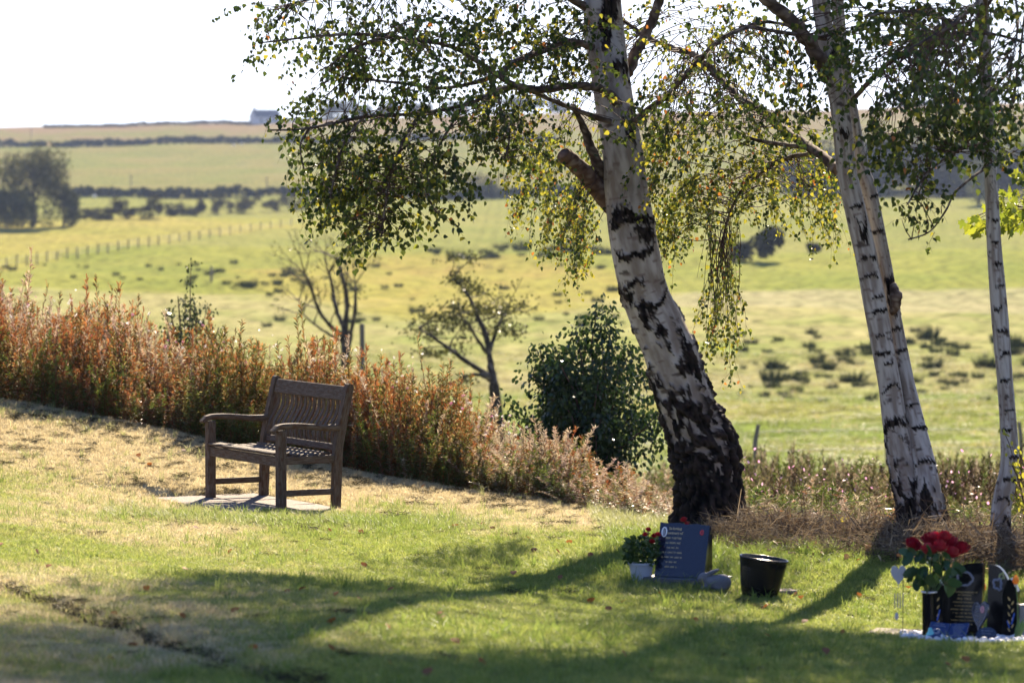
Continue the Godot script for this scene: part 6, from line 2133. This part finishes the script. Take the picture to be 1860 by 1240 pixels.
# ---------------------------------------------------------------- scene
func _ready() -> void:
	rng.seed = 20240917
	n1.seed = 5; n1.frequency = 0.03; n1.fractal_octaves = 3; n1.noise_type = FastNoiseLite.TYPE_SIMPLEX_SMOOTH
	n2.seed = 9; n2.frequency = 0.03; n2.fractal_octaves = 4; n2.noise_type = FastNoiseLite.TYPE_SIMPLEX_SMOOTH
	# camera: a 135 mm lens at f/4 focused on the bench and the thick birch
	var cam := Camera3D.new()
	cam.name = "camera"
	var lens := CameraAttributesPhysical.new()
	lens.frustum_focal_length = 135.0
	lens.frustum_focus_distance = 27.2
	lens.exposure_aperture = 4.0
	cam.attributes = lens
	add_child(cam)
	cam.position = Vector3(0, EYE, 0)
	cam.rotation.x = -PITCH
	cam.fov = rad_to_deg(2.0 * atan(620.0 / F))
	cam.near = 0.5
	cam.far = 4000.0
	# sky, sun, exposure
	var sm := ProceduralSkyMaterial.new()
	sm.sky_top_color = lin(0.042, 0.085, 0.22)
	sm.sky_horizon_color = lin(0.46, 0.49, 0.54)
	sm.sky_curve = 0.1
	sm.ground_horizon_color = lin(0.3, 0.32, 0.22)
	sm.ground_bottom_color = lin(0.12, 0.12, 0.08)
	sm.sky_energy_multiplier = 1.0
	sm.sun_angle_max = 40.0
	sm.sun_curve = 0.12
	var env := Environment.new()
	env.background_mode = Environment.BG_SKY
	env.sky = Sky.new()
	env.sky.sky_material = sm
	env.tonemap_mode = Environment.TONE_MAPPER_LINEAR
	env.tonemap_exposure = 4.2
	env.fog_enabled = true
	env.fog_density = 0.00009
	env.fog_light_color = Color(0.78, 0.86, 1.0)
	env.sdfgi_enabled = true
	env.ssao_enabled = true
	env.ssil_enabled = true
	var we := WorldEnvironment.new()
	we.name = "environment"
	we.environment = env
	add_child(we)
	var sun := DirectionalLight3D.new()
	sun.name = "sun"
	sun.light_color = Color(1.0, 0.93, 0.82)
	sun.light_energy = 1.6
	sun.light_angular_distance = 0.53
	sun.shadow_enabled = true
	add_child(sun)
	sun.look_at_from_position(Vector3.ZERO, sun_dir)
	materials()
	solve_lawn()
	bake_lawn()
	build_ground()
	print("ground")
	build_far()
	print("far")
	build_bench()
	build_graves()
	print("objects")
	build_birches()
	print("birches")
	build_willowherb()
	build_middle()
	build_grass()
	print("plants")

func materials() -> void:
	M.twig_tint = Color(0.075, 0.05, 0.042)
	M.bough_tint = Color(0.05, 0.042, 0.035)
	mat("soil", Color.WHITE, 1.0, true, 0.0, 0.1)
	mat("field", Color.WHITE, 1.0, true, 0.0, 0.05)
	M.field.albedo_texture = noise_tex(256, 2.6, 3, [Color(0.62, 0.62, 0.6), Color(0.95, 0.95, 0.93), Color(1, 1, 1)], [0.25, 0.5, 0.8], Vector2.ONE, 5)
	M.field.uv1_triplanar = true
	M.field.uv1_world_triplanar = true
	M.field.uv1_scale = Vector3(0.045, 0.045, 0.045)
	mat("bark", Color.WHITE, 0.85, true, 0.0, 0.18)
	mat("twig", Color.WHITE, 0.7, true, 0.0, 0.18)
	mat("leaf", Color.WHITE, 0.4, true, 0.9, 0.35)
	mat("gloss_leaf", Color.WHITE, 0.26, true, 0.6, 0.36)
	for q in [["leaf_green", 0.07, 0.12, 0.02], ["leaf_olive", 0.115, 0.155, 0.026], ["leaf_yellow", 0.27, 0.25, 0.032], ["leaf_orange", 0.38, 0.15, 0.03]]:
		mat(q[0], lin(q[1], q[2], q[3]), 0.42, true, 1.0, 0.45)
	mat("leaf_fallen", lin(0.3, 0.12, 0.035), 0.7, true, 0.5, 0.2)
	mat("leaf_fallen_brown", lin(0.2, 0.09, 0.045), 0.7, true, 0.5, 0.2)
	mat("grass", Color.WHITE, 0.55, true, 1.0, 0.28)
	mat("herb", Color.WHITE, 0.36, true, 0.9, 0.4)
	mat("dead", Color.WHITE, 0.9, true, 0.4, 0.15)
	mat("far_leaf", Color.WHITE, 0.9, true, 0.25, 0.1)
	mat("rush", Color.WHITE, 0.8, true, 0.35, 0.15)
	# weathered teak: fine streaks along the grain
	var f := FastNoiseLite.new()
	f.seed = 31; f.frequency = 1.0; f.fractal_octaves = 4
	var im := Image.create(256, 512, false, Image.FORMAT_RGB8)
	var hm := Image.create(256, 512, false, Image.FORMAT_RGB8)
	for y in 512:
		for x in 256:
			var w := f.get_noise_2d(x * 0.22, y * 0.012) * 0.6 + f.get_noise_2d(x * 0.9 + 300.0, y * 0.03) * 0.4
			var p := f.get_noise_2d(x * 0.03, y * 0.02 + 900.0)
			var t := clampf(0.5 + w * 0.95, 0, 1)
			var c := Color(0.19, 0.15, 0.115).lerp(Color(0.5, 0.45, 0.395), t).lerp(Color(0.3, 0.2, 0.13), clampf(p * 1.2, 0, 0.6))
			im.set_pixel(x, y, c)
			hm.set_pixel(x, y, Color(t, t, t))
	mat("teak", Color(1, 1, 1), 0.75, true, 0.0, 0.25)
	M.teak.albedo_texture = ImageTexture.create_from_image(im)
	M.teak.uv1_scale = Vector3(5.0, 1.1, 1.0)
	M.teak.heightmap_enabled = true
	M.teak.heightmap_texture = ImageTexture.create_from_image(hm)
	M.teak.heightmap_scale = 0.12
	mat("concrete", Color(1, 1, 1), 0.9, true, 0.0, 0.3)
	M.concrete.albedo_texture = noise_tex(256, 6.0, 8, [Color(0.34, 0.3, 0.27), Color(0.5, 0.455, 0.42), Color(0.58, 0.53, 0.49)], [0.2, 0.55, 0.85], Vector2.ONE, 5)
	M.concrete.uv1_triplanar = true
	M.concrete.uv1_scale = Vector3(1.5, 1.5, 1.5)
	var speck := noise_tex(256, 22.0, 12, [Color(0.55, 0.55, 0.58), Color(0.9, 0.9, 0.9), Color(1, 1, 1)], [0.3, 0.5, 0.8], Vector2.ONE, 3)
	for q in [["granite_sky_tint", 0.02, 0.027, 0.052, 0.1], ["granite_black", 0.012, 0.012, 0.013, 0.14], ["granite_grey", 0.09, 0.095, 0.11, 0.5], ["pale_stone", 0.42, 0.41, 0.41, 0.7], ["rabbit_stone", 0.2, 0.2, 0.21, 0.9]]:  # tablet granite takes the blue of the mirrored sky into its base colour
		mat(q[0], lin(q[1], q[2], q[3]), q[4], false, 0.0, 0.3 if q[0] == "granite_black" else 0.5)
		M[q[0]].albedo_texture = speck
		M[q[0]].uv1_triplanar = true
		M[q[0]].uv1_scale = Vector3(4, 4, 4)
	mat("gold", lin(0.6, 0.47, 0.24), 0.45, true)
	mat("gold_dim", lin(0.5, 0.36, 0.14), 0.45, true)
	mat("etch", lin(0.2, 0.21, 0.25), 0.7, true)
	mat("book_sky_tint", lin(0.03, 0.05, 0.12), 0.15)  # page colour carries the blue of the reflected sky
	mat("etch_green", lin(0.3, 0.32, 0.12), 0.7, true)
	mat("white_paint", lin(0.75, 0.75, 0.72), 0.6)
	mat("red_paint", lin(0.4, 0.03, 0.04), 0.5)
	mat("pink_paint", lin(0.6, 0.28, 0.3), 0.5)
	mat("blue_paint", lin(0.03, 0.1, 0.5), 0.4)
	mat("grey_plastic", lin(0.34, 0.37, 0.42), 0.45)
	mat("black_glaze", lin(0.008, 0.008, 0.01), 0.14, false, 0.0, 0.36)
	mat("earth", lin(0.05, 0.035, 0.025), 1.0)
	mat("stem_green", lin(0.06, 0.13, 0.03), 0.5, true, 0.3)
	mat("rose", lin(0.36, 0.006, 0.022), 0.5, true, 0.6)
	mat("carnation", lin(0.42, 0.01, 0.02), 0.5, true, 0.5)
	mat("orange_petal", lin(0.65, 0.26, 0.02), 0.45, true, 0.8)
	mat("turquoise", lin(0.15, 0.5, 0.5), 0.4)
	mat("steel", lin(0.6, 0.6, 0.62), 0.3)
	M.steel.metallic = 1.0
	mat("iron", lin(0.03, 0.03, 0.03), 0.6)
	mat("pale_wood", lin(0.45, 0.45, 0.47), 0.7)
	mat("pebble", Color.WHITE, 0.7, true)
	mat("post", lin(0.13, 0.11, 0.09), 0.9)
	mat("wire", lin(0.2, 0.19, 0.17), 0.8)
	mat("white_wall", lin(0.5, 0.5, 0.5), 0.9)
	mat("slate", lin(0.09, 0.09, 0.1), 0.7)
	mat("dark_glass", lin(0.03, 0.035, 0.04), 0.2)
	mat("fleece", lin(0.7, 0.67, 0.6), 1.0)
